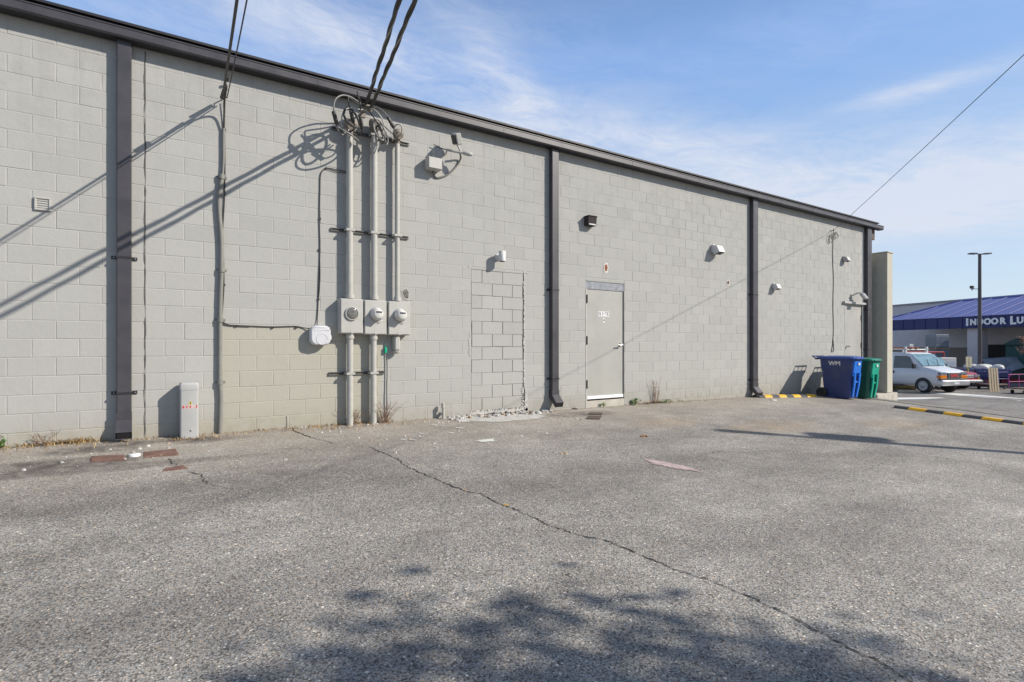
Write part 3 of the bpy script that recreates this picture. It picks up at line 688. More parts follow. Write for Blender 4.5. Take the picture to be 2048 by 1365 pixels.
# meter cabinets
M_lens = glass_mat('meter_lens', (.16, .155, .14), .12)
def meter(xl, xr, yt, yb, cxp, cyp, kind, label):
    a, b = W(xl, yt, .17), W(xr, yb, .17); x0, x1 = a.x, b.x
    z0 = W((xl+xr)/2, yb, .17).z; z1 = W((xl+xr)/2, yt, .17).z; c = W(cxp, cyp, .18)
    o = thing('electric_meter', label, 'electric meter', ((x0+x1)/2, 0, z0), 'electric meters in a row on the wall')
    mb = MB(); mb.box(x0, x1, -.155, -.007, z0, z1, .006); mb.build('cabinet', M_gpaint, o)
    mb = MB(); mb.box(x0+.006, x1-.006, -.170, -.156, z0+.01, z1-.005, .006)
    mb.box((x0+x1)/2-.02, (x0+x1)/2+.02, -.176, -.170, z0+.004, z0+.03, .003); cov = mb.build('front_cover', M_gpaint, o)
    mb = MB(); r = .098
    mb.lathe(V(c.x, -.170, c.z), (0, -1, 0), [(0, r), (.018, r), (.024, r-.006), (.024, r-.014), (.016, r-.016)], 28, 0, True, 1, False); mb.build('socket_ring', M_steel if kind else M_gpaint, o)
    mb = MB()
    if kind == 0:
        mb.lathe(V(c.x, -.170, c.z), (0, -1, 0), [(.002, r-.015), (.02, r-.016), (.028, r-.03), (.032, .03), (.033, .004)], 28); mb.build('glass_cover', M_lens, o)
    else:
        mb.lathe(V(c.x, -.170, c.z), (0, -1, 0), [(.0, r-.012), (.05, r-.012), (.09, r-.02), (.115, r-.028), (.125, r-.045), (.128, .002)], 28); d = mb.build('meter_dome', mat('cream_meter', (.60, .59, .55), .3, 0, .04, 8, .03), o)
        mb = MB(); mb.box(c.x-.04, c.x+.045, -.3005, -.296, c.z+.012, c.z+.04, .002); mb.build('display', mat('grey_display', (.10, .10, .11), .2), d)
        mb = MB(); mb.box(c.x+.02, c.x+.05, -.29, -.25, c.z-.075, c.z-.045, .004); mb.tube([V(c.x+.04, -.26, c.z-.06), V(c.x+.05, -.2, c.z-.08), V(c.x+.07, -.21, c.z-.10), V(c.x+.085, -.2, c.z-.085)], .006, 6); mb.build('sealing_tag', M_steel, d)
    return o
meter(681, 727, 598, 668, 704, 627.5, 0, 'grey electric meter cabinet with a flat round glass lens, leftmost of the three')
meter(729, 774, 601, 670, 752.5, 629, 1, 'grey electric meter cabinet with a cream domed meter, middle of the three')
meter(777, 821, 603.5, 671, 799.5, 631, 1, 'grey electric meter cabinet with a cream domed meter, rightmost of the three')
# conduits
def riser(xp, ytop, ybot, label, lower=None, r=.047):
    x = W(xp, 480, .09).x; zt = W(xp, ytop, .09).z; zb = W(xp, ybot, .09).z
    o = thing('service_conduit', label, 'conduit', (x, -.09, zb), 'grey conduits above and below the meters')
    mb = MB(); mb.tube([V(x, -.09, zb-.01), V(x, -.09, zt)], r, 16); mb.build('pipe', M_pipe, o)
    mb = MB(); mb.tube([V(x, -.09, zb-.004), V(x, -.09, zb+.05)], r+.016, 16); mb.build('hub', M_pipe, o)
    if lower is None:
        mb = MB(); mb.tube([V(x, -.09, zt-.05), V(x, -.09, zt+.015)], r+.008, 16)
        mb.lathe(V(x, -.09, zt+.01), (0, -.55, 1), [(0, r+.008), (.05, r+.03), (.1, r+.036), (.14, r+.02), (.155, .01)], 16, 0, True, 1.15)
        mb.lathe(V(x, -.12, zt+.06), (0, -1, -.35), [(0, r+.01), (.06, r+.02), (.085, r+.012)], 16); mb.build('weatherhead', mat('dull_weatherhead', (.22, .19, .16), .6, .2, .3, 14, .2), o)
    return o
riser(699.5, 262, 597, 'tall grey conduit with weatherhead above the leftmost meter cabinet')
riser(748.5, 262, 599.5, 'tall grey conduit with weatherhead above the middle meter cabinet')
riser(794.5, 281, 602, 'tall grey conduit with weatherhead above the rightmost meter cabinet', r=.036)
def lower(xp, ytop, ybot, label):
    x = W(xp, 760, .09).x; zt = W(xp, ytop, .09).z; zb = zg(x, 0)
    o = thing('service_conduit', label, 'conduit', (x, -.09, zb), 'grey conduits above and below the meters')
    mb = MB(); mb.tube([V(x, -.09, zb-.1), V(x, -.09, zt)], .045, 16); mb.build('pipe', M_pipe, o)
    mb = MB(); mb.tube([V(x, -.09, zt-.07), V(x, -.09, zt+.0)], .058, 16); mb.build('hub', M_pipe, o)
lower(700, 668, 846, 'grey conduit running from the leftmost meter cabinet down to the ground')
lower(747, 670, 842, 'grey conduit running from the middle meter cabinet down to the ground')
a, b = W(788, 673, .11), W(800, 706, .11); mb = MB(); mb.box(a.x, b.x, -.13, -.007, b.z+.03, W(793, 671, .11).z-.003, .02); mb.lathe(V((a.x+b.x)/2, -.07, b.z+.032), (0, 0, -1), [(0, .055), (.03, .05), (.045, .02)], 14)
tag(mb.build('conduit_stub', M_pipe), 'short closed grey stub box hanging under the rightmost meter cabinet', 'conduit')
# slotted support channels
def strut(x0, y0, x1, label):
    a = W(x0, y0); b = W(x1, 600); mb = MB(); z = a.z
    mb.box(a.x, b.x, -.030, -.007, z+.014, z+.022); mb.box(a.x, b.x, -.030, -.007, z-.022, z-.014); mb.box(a.x, b.x, -.0105, -.0072, z-.0138, z+.0138)
    mb.box(a.x, a.x+.012, -.0298, -.0107, z-.0137, z+.0137)
    o = mb.build('support_channel', mat('weathered_channel', (.13, .125, .115), .6, .3, .3, 12), None); tag(o, label, 'support channel', 'steel channels behind the conduits'); return o, z
o, z = strut(662, 257, 817, 'steel channel behind the conduit tops, just under the eave wires')
for xp in (699.5, 748.5, 794.5):
    x = W(xp, 480, .09).x; m2 = MB(); m2.box(x-.06, x+.06, -.142, -.135, z-.016, z+.016); m2.box(x-.062, x-.052, -.136, -.02, z-.014, z+.014); m2.box(x+.052, x+.062, -.136, -.02, z-.014, z+.014); m2.build('pipe_clamp', M_pipe, o)
o, z = strut(661, 459, 816, 'steel channel across the three tall conduits halfway up the wall')
for xp in (699.5, 748.5, 794.5):
    x = W(xp, 480, .09).x; m2 = MB(); m2.box(x-.06, x+.06, -.142, -.135, z-.016, z+.016); m2.box(x-.062, x-.052, -.136, -.02, z-.014, z+.014); m2.box(x+.052, x+.062, -.136, -.02, z-.014, z+.014); m2.build('pipe_clamp', M_pipe, o)
o, z = strut(657, 748, 768, 'shorter steel channel across the two lower conduits near the ground')
for xp in (700, 747):
    x = W(xp, 760, .09).x; m2 = MB(); m2.box(x-.06, x+.06, -.142, -.135, z-.016, z+.016); m2.box(x-.062, x-.052, -.136, -.02, z-.014, z+.014); m2.box(x+.052, x+.062, -.136, -.02, z-.014, z+.014); m2.build('pipe_clamp', M_pipe, o)
# green tag and ground wires
mb = MB(); p = W(771, 701, .03); mb.box(p.x-.02, p.x+.02, -.05, -.02, p.z-.045, p.z+.045, .008); mb.tube([V(p.x, -.03, p.z+.04), V(p.x-.005, -.02, p.z+.14)], .004, 6)
o = mb.build('ground_wire_tag', mat('green_plastic', (.0, .36, .20), .4, 0, .05)); tag(o, 'small bright green tag on the ground wire below the meters', 'wire tag')
mb = MB(); mb.tube(smooth_path([W(770.5, 703, .02), W(771, 730, .014), W(771, 770, .014), W(770, 800, .014), W(772, 836, .016)], 5), .006, 6); mb.tube(smooth_path([W(775, 708, .018), W(776, 740, .014), W(775, 780, .014), W(776, 835, .016)], 5), .005, 6); mb.tube(smooth_path([W(770, 672, .03), W(770, 690, .02), W(770.5, 703, .02)], 4), .005, 6)
tag(mb.build('ground_wire', M_pipe), 'pair of thin grey ground wires running down below the green tag', 'wire')
# service drops: two twisted bundles from the tie point up and over the camera
TIE = W(735, 213, .23)
def helix(A, B, sag, r, turns, ph, rr, k=260):
    out = []; d = (B-A); side = V(-d.y, d.x, 0).normalized(); up = V(0, 0, 1)
    for i in range(k+1):
        t = i/k; p = A.lerp(B, t); p.z -= sag*4*t*(1-t); a = ph+turns*6.283*t; q = rr*min(1, t*30+.15)
        out.append(p+side*math.cos(a)*q+up*math.sin(a)*q)
    return out
dv = V(-.186, -.982, .043)
for kk, (off, sg, lab) in enumerate(((V(-.03, -.02, .01), V(-.20, 0, .0), 'twisted black service cable from the conduit tops, left one of the pair'), (V(.05, .02, -.01), V(.16, 0, .0), 'twisted black service cable from the conduit tops, right one of the pair'))):
    A = TIE+off; B = TIE+off+dv*15+sg+V(0, 0, .35)
    mb = MB()
    for ph in (0, 2.09, 4.19): mb.tube(helix(A, B, .35, 0, 13, ph, .0135), .0145 if ph else .010, 7, 1 if ph == 0 else 0)
    tag(mb.build('service_drop_cable', [M_cable, mat('bare_messenger', (.22, .21, .19), .5, .4)]), lab, 'power cable', 'power cables dropping to the conduit tops')
# small pole-line drop at the left conduit
A = W(448.5, 197, .1); v1 = V(-.061, -.99, -.04)
for off, r, kk, lab in ((V(-.02, 0, .0), .0135, .0, 'thicker black overhead cable attached above the left bent conduit'), (V(.03, 0, .01), .0065, .05, 'thinner black overhead cable attached above the left bent conduit')):
    P = []
    B = A+off+v1*15+V(.10 if r < .01 else 0, 0, .3)
    for i in range(61):
        t = i/60; p = (A+off).lerp(B, t); p.z -= .45*4*t*(1-t); P.append(p)
    mb = MB(); mb.tube(P, r, 7); tag(mb.build('overhead_cable', M_cable), lab, 'cable', 'overhead cables at the left conduit')
mb = MB(); a = W(447.5, 197, .03)
mb.tube([V(a.x, -.007, a.z), V(a.x, -.10, a.z+.01), V(a.x+.02, -.12, a.z-.02), V(a.x-.02, -.12, a.z-.02)], .009, 6)
mb.tube([a+V(0, -.1, 0), A+V(-.01, 0, 0), A+v1*.8], .006, 5); mb.tube([A+V(-.03, 0, .0), A+v1*.22+V(-.02, 0, .02)], [.02, .014], 8); mb.tube([A+v1*.3, A+v1*.46+V(0, 0, -.01)], [.024, .018], 8); mb.tube([A+v1*.62, A+v1*.74], [.028, .022], 8); mb.box(a.x+.0, a.x+.03, -.06, -.03, a.z+.17, a.z+.2, .004)
mb.tube(smooth_path([A+v1*.40, A+v1*.36+V(0, 0, -.01), A+v1*.24+V(.005, 0, -.02), W(448.5, 204, .18), W(448.5, 224, .09), W(447.5, 258, .035)], 6), .012, 7)
tag(mb.build('cable_hook', M_cable), 'iron wall hook with cable grips above the left bent conduit', 'cable hook')
# tie-point rack and drip loops
mb = MB(); mb.tube([V(TIE.x, -.007, TIE.z-.02), TIE+V(0, 0, -.01)], .012, 8); mb.box(TIE.x-.09, TIE.x+.10, -.27, -.19, TIE.z-.018, TIE.z+.014, .008); mb.box(TIE.x-.05, TIE.x+.05, -.016, -.0065, TIE.z-.08, TIE.z+.06, .004)
mb.lathe(TIE+V(.03, 0, -.075), (0, 0, 1), [(0, .02), (.02, .034), (.05, .028), (.06, .02)], 12)
tag(mb.build('cable_anchor', mat('dull_weatherhead', (.22, .19, .16), .6)), 'grey cable anchor bracket under the gutter where the twisted cables meet', 'cable anchor')
def wire(pts, r, m, label, sleeve=None, k=8):
    P = smooth_path([W(x, y, t) for x, y, t in pts], k); mb = MB(); mb.tube(P, r*.85, 7)
    o = mb.build('drip_loop_wire', m); tag(o, label, 'wire', 'looped wires at the conduit tops')
    if sleeve:
        a, b = W(*sleeve[:3]), W(*sleeve[3:]); d = (b-a); m2 = MB(); m2.tube([a, a+d*.08, a+d*.92, b], [r*1.1, r*2.2, r*2.2, r*1.1], 8); m2.build('splice_sleeve', M_cable, o)
wire([(731, 212, .24), (715, 203, .30), (700, 194, .36), (685, 191, .42), (673, 197, .45), (668, 208, .45), (668, 224, .44), (672, 246, .40), (675, 258, .3), (684, 270, .24), (696, 262, .22)], .013, M_cableg, 'grey wire looping high to the far left of the conduit tops', (666.5, 222, .445, 674, 250, .39))
wire([(729, 214, .24), (712, 206, .34), (700, 197, .42), (696.5, 196, .44), (697, 206, .44), (701, 220, .44), (706, 240, .40), (709, 255, .3), (704, 262, .2)], .012, M_cable, 'black wire dropping steeply with a long sleeve onto the leftmost conduit', (701, 221, .44, 707, 247, .39))
wire([(733, 214, .24), (722, 204, .42), (716, 190, .55), (714.5, 183, .56), (717, 195, .55), (720.5, 215, .52), (722, 235, .48), (724, 258, .4), (722, 268, .28), (712, 262, .2)], .011, M_cable, 'black wire with its end standing straight up before the gutter', (720.5, 232, .49, 724, 260, .4))
wire([(733, 221, .22), (718, 219, .30), (703, 216, .36), (692, 219, .38), (685, 229, .38), (683, 243, .36), (683.5, 253, .3), (690, 266, .25), (698, 260, .2)], .011, mat('whitish_wire', (.42, .41, .38), .5), 'pale wire looping low to the left of the conduit tops')
wire([(738, 217, .24), (748, 220, .32), (757, 228, .38), (765, 240, .40), (767, 252, .38), (764, 262, .28), (752, 255, .2)], .012, mat('whitish_wire', (.42, .41, .38), .5), 'pale wire curving right onto the middle conduit')
wire([(740, 213, .24), (752, 214, .32), (764, 221, .38), (774, 232, .42), (781, 242, .42), (788, 256, .36), (791, 270, .26), (794, 276, .15)], .012, M_cableg, 'grey wire sweeping right onto the rightmost conduit with a black sleeve', (775, 233, .42, 788, 257, .36))
wire([(737, 222, .22), (742, 228, .28), (748, 236, .34), (752, 243, .32), (758, 250, .36), (764, 262, .36), (768, 276, .32), (765, 288, .25), (760, 280, .18), (752, 262, .15)], .010, M_cable, 'thin dark wire hanging in a tangle beside the middle conduit')
wire([(756, 240, .26), (764, 250, .38), (770, 264, .40), (770, 280, .36), (773, 290, .3), (776, 280, .26), (770, 262, .22), (760, 244, .2)], .010, M_cableg, 'grey wire hanging in a long loop right of the middle conduit')
wire([(790, 270, .2), (788, 258, .28), (793, 250, .34), (801, 250, .36), (804, 258, .34), (802, 269, .28), (797, 272, .18)], .012, mat('whitish_wire', (.42, .41, .38), .5), 'pale wire coiled over the head of the rightmost conduit')
wire([(768, 252, .3), (778, 262, .3), (788, 270, .24), (794, 274, .16)], .008, M_cable, 'short dark wire slanting down to the rightmost conduit')
def ring_loop(cx, cy, t, rx, rz, tilt, r, label, tw=0.12, m=None):
    c = W(cx, cy, t); P = []
    for i in range(49):
        a = 6.283*i/48*1.06; x, z = rx*math.cos(a), rz*math.sin(a); ct_, st_ = math.cos(tilt), math.sin(tilt)
        P.append(c+V(x*ct_-z*st_, tw*math.sin(a+.6)+.02*math.cos(2*a), x*st_+z*ct_))
    mb = MB(); mb.tube(P, r, 7); tag(mb.build('drip_loop_wire', m or M_cable), label, 'wire', 'looped wires at the conduit tops')
ring_loop(704, 237, .40, .11, .15, .2, .016, 'thick dark coil of wire in front of the leftmost weatherhead', .08)
ring_loop(697, 268, .33, .17, .06, -.2, .012, 'grey loop of wire hanging across the top of the leftmost conduit', .14, M_cableg)
ring_loop(757, 262, .33, .06, .15, .25, .013, 'narrow upright coil of grey wire beside the middle weatherhead', .05, M_cableg)
ring_loop(762, 270, .30, .05, .13, .35, .012, 'narrow upright coil of black wire beside the middle weatherhead', .05)
# ------------------------------------------------------------------ lamps and boxes
def cam_box():
    o = thing('junction_box', 'square grey junction box high on the wall right of the conduit tops', 'junction box', (W(867, 330).x, 0, W(867, 330).z))
    a, b = W(857.5, 312, .168), W(885, 343, .168); mb = MB(); mb.box(a.x, b.x, -.16, -.007, b.z+.02, a.z-.0, .005); mb.build('box', M_gpaint, o)
    mb = MB(); mb.box(a.x+.006, b.x-.006, -.168, -.1605, b.z+.026, a.z-.006, .003); mb.build('cover', M_gpaint, o)
    mb = MB(); x = W(867, 300, .05).x; zt = a.z; mb.tube([V(x, -.05, zt-.01), V(x, -.05, zt+.15)], .017, 10); mb.build('nipple', M_pipe, o)
    mb = MB(); mb.box(b.x+.0, b.x+.02, -.11, -.1, b.z+.1, a.z-.03, .003); mb.build('side_tab', M_gpaint, o)
    mb = MB(); P = smooth_path([W(867, 289, .05), W(873, 292, .05), W(882, 297, .06), W(892, 300, .10)], 5); mb.tube(P, .007, 6); mb.build('feed_wire', M_cable, o)
    o2 = thing('wall_floodlight', 'grey floodlight arm with one raised flat lamp head and one lying lamp head', 'floodlight', W(895, 303).to_tuple())
    mb = MB(); a1 = W(892, 300, .10); b1 = W(925, 306.5, .22); mb.tube([a1, b1], .019, 10); mb.tube([V(a1.x+.02, -.007, a1.z-.05), V(a1.x+.02, -.05, a1.z-.05), a1+V(.02, 0, 0)], .012, 8); mb.build('arm', M_gpaint, o2)
    mb = MB(); c = W(935, 307.5, .25); d = (W(940, 308.5, .27)-W(925, 305.5, .22)).normalized()
    mb.lathe(W(925, 306, .22), d, [(0, .018), (.03, .032), (.10, .036), (.15, .026), (.165, .006)], 14, 0, True, 1); mb.build('lamp_head', M_gpaint, o2)
    mb = MB(); p0, p1 = W(921, 303, .2), W(914, 289, .2); mb.tube([p0, p1], .014, 8); mb.build('bracket', M_gpaint, o2)
    ax = (W(911.5, 270, .26)-W(915.5, 289, .22)).normalized(); sd_ = V(1, 0, 0); sd_ = (sd_-ax*sd_.dot(ax)).normalized(); nd = ax.cross(sd_); q = W(915.5, 290, .22)
    M = Matrix((( sd_.x, nd.x, ax.x, q.x), (sd_.y, nd.y, ax.y, q.y), (sd_.z, nd.z, ax.z, q.z), (0, 0, 0, 1)))
    mb = MB(); mb.box(-.04, .05, -.09, .09, 0, .17, .012, 0, M); mb.box(-.055, -.041, -.07, .07, .02, .15, .004, 1, M); mb.build('lamp_head', [M_gpaint, M_blackm], o2)
    mb = MB(); mb.tube(smooth_path([W(922, 308, .2), W(925, 318, .14), W(922, 330, .05), W(915, 340, .013)], 6), .012, 7)
    P = smooth_path([W(925, 309, .2), W(930, 322, .24), W(926, 340, .22), W(912, 356, .14), W(893, 362, .06), W(880, 352, .03)], 6)
cam_box()
mb = MB(); P = smooth_path([W(918, 303, .16), W(921.5, 316, .05), W(914, 331, .016), W(900, 346, .016), W(888, 353, .016), W(874, 356, .016), W(868, 350, .03), W(866, 343, .06)], 7); mb.tube(P, .015, 8)
tag(mb.build('floodlight_cable', mat('grey_flex', (.13, .13, .12), .6)), 'thick grey cable curving from the floodlight arm down under the junction box', 'cable')
def can_light():
    p = W(1003, 513, .12); o = thing('wall_can_light', 'small white cylinder downlight above the bricked-up doorway', 'wall light', (p.x, 0, p.z))
    mb = MB(); mb.lathe(V(p.x+.0, -.14, p.z-.085), (0, 0, 1), [(0, .058), (.165, .058), (.17, .05)], 18); mb.build('can', M_wpaint, o)
    mb = MB(); mb.box(p.x-.03, p.x+.03, -.09, -.02, p.z-.03, p.z+.03, .005); mb.lathe(V(p.x, -.007, p.z), (0, -1, 0), [(0, .06), (.02, .06), (.025, .05)], 18); mb.build('mount', M_wpaint, o)
    mb = MB(); mb.lathe(V(p.x, -.14, p.z-.087), (0, 0, -1), [(0, .05), (.006, .045)], 18); mb.build('lens', M_blackm, o)
can_light()
def wall_pack():
    a, b = W(1175, 433, .1), W(1191, 453, .1); o = thing('wall_pack_light', 'dark bronze box-shaped wall light above and left of the suite door', 'wall light', ((a.x+b.x)/2, 0, b.z))
    x0, x1, z0, z1 = a.x-.0, b.x, b.z+.0, a.z; M_br = mat('dark_bronze', (.05, .042, .04), .75, 0, .1, 9, spec=.15)
    mb = MB(); mb.prism([V(x0, -.007, z0), V(x0, -.115, z0), V(x0, -.14, z1), V(x0, -.007, z1)], V(x1-x0, 0, 0)); mb.build('housing', M_br, o)
    mb = MB(); mb.box(x0+.015, x1-.02, -.132, -.121, z0+.005, z0+.03, .003); mb.build('lens_strip', M_wpaint, o)
    mb = MB(); mb.box(x0-.012, x1+.008, -.15, -.007, z1+.001, z1+.018, .003); mb.build('top_cap', M_br, o)
wall_pack()
def flood(px, py, s, label, m, name='wall_floodlight', dark=False):
    p = W(px, py, 0); o = thing(name, label, 'wall light', (p.x, 0, p.z))
    x, z = p.x, p.z
    mb = MB(); mb.prism([V(x-.10*s, -.007, z-.02*s), V(x-.10*s, -.10*s, z-.10*s), V(x-.10*s, -.24*s, z-.06*s), V(x-.10*s, -.16*s, z+.10*s), V(x-.10*s, -.007, z+.13*s)], V(.22*s, 0, 0)); mb.build('housing', m, o)
    mb = MB(); mb.add([V(x-.085*s, -.108*s, z-.106*s), V(x+.105*s, -.108*s, z-.106*s), V(x+.105*s, -.235*s, z-.068*s), V(x-.085*s, -.235*s, z-.068*s)], [(0, 1, 2, 3)]); mb.build('lens', M_blackm, o)
    mb = MB(); mb.box(x-.05*s, x+.05*s, -.02, -.0068, z-.09*s, z+.15*s, .003); mb.build('back_plate', m, o)
flood(1427, 502, .95, 'large white wedge-shaped wall light high between the two middle downspouts', M_wpaint)
flood(1547, 575, .7, 'small white wedge-shaped wall light just right of the third downspout', M_wpaint)
flood(1687, 520, .7, 'grey wedge-shaped wall light near the corner, right of the hanging coil cable', M_gpaint)
def flood2():
    p = W(1706, 596, 0); o = thing('wall_floodlight', 'white box floodlight on a bracket directly above the corner door', 'wall light', (p.x, 0, p.z)); x, z = p.x, p.z
    mb = MB(); mb.tube([V(x-.1, -.007, z+.05), V(x-.08, -.15, z+.12), V(x+.05, -.2, z+.14)], .02, 8); mb.box(x-.16, x-.04, -.03, -.007, z-.04, z+.1, .006); mb.build('bracket', M_gpaint, o)
    M = Matrix.Translation(V(x+.10, -.25, z+.03)) @ Matrix.Rotation(math.radians(-35), 4, 'X')
    mb = MB(); mb.box(-.10, .10, -.04, .04, -.10, .10, .012, 0, M); mb.build('lamp_head', M_gpaint, o)
    mb = MB(); mb.box(-.08, .08, -.046, -.0405, -.08, .08, .003, 0, M); mb.build('lens', mat('flood_lens', (.35, .36, .37), .15), o)
flood2()
# coil cable near the corner and its overhead wire
mb = MB()
P = [W(1667, 458, .05), W(1666, 480, .02), W(1665.5, 520, .014), W(1667, 560, .014), W(1666, 610, .014), W(1667, 660, .014), W(1665, 690, .014), W(1663.5, 702, .014), W(1666, 704, .014), W(1667.5, 698, .014), W(1666.5, 680, .016)]
mb.tube(smooth_path(P, 6), .008, 6)
for cx_, cy_, rx, rz in ((1672, 470.5, .10, .085), (1660.5, 478, .085, .11)):
    c = W(cx_, cy_, .04); mb.tube([c+V(rx*math.cos(i*.2618), .015*math.sin(i*.5), rz*math.sin(i*.2618)) for i in range(26)], .009, 6)
tag(mb.build('coiled_cable', M_cable), 'thin black cable hanging from two small coils near the building corner', 'cable')
A = W(1668, 461, .12); B0 = ray(2048, 95)
best = None
for i in range(400):
    c_ = -.5+i*.005; q = A+V(-1.25, -1, c_)*3.2; d = q-CAM; zc_ = d.dot(FV); yy = HY-FP*d.z/zc_; xx = CX+FP*d.dot(RV)/zc_
    yt = 461+(95-461)*(xx-1668)/(2048-1668); e = abs(yy-yt)
    if best is None or e < best[0]: best = (e, c_)
vv = V(-1.25, -1, best[1]); P = []
for i in range(61): t = i/60; p = A+vv*14*t; p.z += -.10*4*t*(1-t)+.0; P.append(p)
mb = MB(); mb.tube(P, .005, 6); mb.tube([V(A.x+.02, -.007, A.z), A], .01, 6)
tag(mb.build('overhead_wire', M_cable), 'single thin overhead wire rising from the corner coils into the sky', 'cable')
# ------------------------------------------------------------------ pedestal, stub, bins
def pedestal():
    x0, x1 = W(359.5, 820, .20).x, W(397.5, 820, .20).x; zt = W(378, 767, .2).z; g = zg((x0+x1)/2, -.15)
    xc, hx = (x0+x1)/2, (x1-x0)/2; yc, hy = -.125, .095
    o = thing('utility_pedestal', 'slim grey telephone pedestal with red number stickers, standing between downspout and conduit', 'utility pedestal', (xc, yc, g))
    def rr(s, z, q=.022):
        out = []
        for a_, b_, a0 in ((1, 1, 0), (-1, 1, 90), (-1, -1, 180), (1, -1, 270)):
            for k in range(5): a = math.radians(a0+k*22.5); out.append(V(xc+a_*(hx*s-q)+q*math.cos(a), yc+b_*(hy*s-q)+q*math.sin(a), z))
        return out
    M_ped = mat('pedestal_plastic', (.39, .39, .38), .5, 0, .06, 5, .08, dirt=(.38, .37, .35))
    mb = MB(); mb.rings([rr(.985, g-.05), rr(.985, zt-.075)], 0, True); mb.build('body', M_ped, o)
    mb = MB(); mb.rings([rr(1.02, zt-.08), rr(1.02, zt-.02), rr(.98, zt-.004), rr(.86, zt+.008)], 0, True); mb.build('cap', M_ped, o)
    mb = MB(); y = yc-hy*.985-.0008
    zl = W(378, 814, .2).z; 
    for i, ch in enumerate('834-3'): x = xc-.062+i*.034; mb.box(x-.014, x+.014, y-.0008, y, zl-.02, zl+.02, 0, 0); text(mb, ch, .042, V(x, y-.0012, zl), (1, 0, 0), (0, 0, 1), 1, .0006, .002)
    mb.box(xc-.004, xc+.024, y-.0008, y, zl+.024, zl+.066, 0, 2); text(mb, '2', .04, V(xc+.01, y-.0012, zl+.045), (1, 0, 0), (0, 0, 1), 3, .0006, .001)
    mb.build('number_sticker', [mat('pink_sticker', (.62, .48, .46), .6), mat('red_digit', (.40, .02, .02), .6), mat('yellow_sticker', (.62, .50, .10), .6), mat('black_lettering', (.02, .02, .02), .6)], o)
    mb = MB(); mb.lathe(V(xc+.02, y, g+.1), (0, -1, 0), [(0, .012), (.008, .012), (.01, .006)], 10); mb.box(x0+.05, x1-.06, yc-hy-.006, yc-hy+.01, g-.0, g+.035); mb.build('lock', M_ped, o)
pedestal()
a = W(881, 800, 0); mb = MB(); g = zg(a.x, -.1)
mb.tube([V(a.x+.0, -.10, g-.05), V(a.x, -.10, g+.17)], .022, 12); mb.box(a.x-.02, a.x+.02, -.12, -.06, g+.17, g+.25, .006); mb.box(a.x-.018, a.x+.018, -.1, -.007, g+.06, g+.10)
tag(mb.build('pipe_stub', M_pipe), 'short grey pipe stub standing at the wall foot left of the bricked doorway', 'pipe')
def bin_(name, label, loc, cb, cl, cd_, logo, rz=0.):
    g = loc[2]; o = thing('wheeled_bin', label, 'rubbish bin', loc, 'wheeled bins by the corner'); o.rotation_euler = (0, 0, rz)
    ORG[o.name] = V(0, 0, 0)
    wt, wb, yt0, yt1, yb0, yb1 = .29, .235, -.42, .36, -.34, .27   # local: front at -y, top/bottom half widths
    def ring(z, k, inset=0):
        w = wb+(wt-wb)*k-inset; f = yb0+(yt0-yb0)*k+inset; r = yb1+(yt1-yb1)*k-inset; c = .05
        return [V(-w+c, f, z), V(w-c, f, z), V(w, f+c, z), V(w, r-c, z), V(w-c, r, z), V(-w+c, r, z), V(-w, r-c, z), V(-w, f+c, z)]
    mb = MB(); mb.rings([ring(.02, 0), ring(.34, .30), ring(.66, .60), ring(.70, .64), ring(.78, .82), ring(.98, 1.)], 0, False); mb.build('tub', cb, o)
    mb = MB()   # front ribs and hollow
    for s in (-1, 1): mb.rings([[V(s*(.10+.02*k)+q*.035, -.345-.075*k-.03*(1-abs(k-.5))+dy, .05+.6*k) for q, dy in ((-1, .03), (-1, -.006), (1, -.006), (1, .03))] for k in (0, .5, 1)], 0, False)
    mb.rings([[V(q*.20, -.405-.035*k+dy, .64+.30*k) for q, dy in ((-1, .05), (-.9, -.012), (.9, -.012), (1, .05))] for k in (0, 1)], 0, False)
    fr = mb.build('front_ribs', cl, o)
    for bx in ((-.09, .09, -.405, -.37, .40, .445), (-.2, -.06, -.425, -.38, .56, .63), (.06, .2, -.425, -.38, .56, .63)): mb = MB(); mb.box(*bx, .01); mb.build('catch_bar', cl, o)
    mb = MB(); mb.box(-.02, .07, -.462, -.458, .84, .90); mb.build('label_sticker', M_wpaint, fr)
    mb = MB(); c = .05; w = .315
    base = [V(-w+c, -.47, 0), V(w-c, -.47, 0), V(w, -.42, 0), V(w, .37, 0), V(w-c, .41, 0), V(-w+c, .41, 0), V(-w, .37, 0), V(-w, -.42, 0)]
    def lift(z, s): return [V(p.x*s, (p.y+.03)*s-.03, z) for p in base]
    mb.rings([lift(.985, 1), lift(1.02, 1), lift(1.045, .93), lift(1.07, .55), lift(1.075, .1)], 0, False); mb.box(-.2, .2, -.50, -.471, .988, 1.012, .006); mb.build('lid', cd_, o)
    mb = MB(); mb.box(-.31, .31, .411, .46, .97, 1.02, .01); mb.tube([V(-.28, .53, 1.055), V(.28, .53, 1.055)], .017, 8)
    for x in (-.28, -.093, .093, .28): mb.tube([V(x, .44, 1.0), V(x, .53, 1.055)], .015, 8)
    mb.build('handle', cb, o)
    for s in (-1, 1):
        mb = MB(); mb.lathe(V(s*.27, .30, .13), (s, 0, 0), [(-.035, .07), (-.035, .125), (-.02, .133), (.02, .133), (.035, .125), (.035, .075), (.022, .07), (.022, .02), (.034, .018)], 22); mb.build('wheel', M_black, o)
    mb = MB(); mb.tube([V(-.25, .30, .13), V(.25, .30, .13)], .014, 8); mb.build('axle', M_steel, o)
    if logo:
        mb = MB(); xs = -.315
        text(mb, logo, .135, V(-.2868, -.02, .88), (0, -1, 0), V(0, 0, 1), 0, .003, .006, 'CENTER', 1.15); mb.build('logo', M_wpaint, o)
    return o
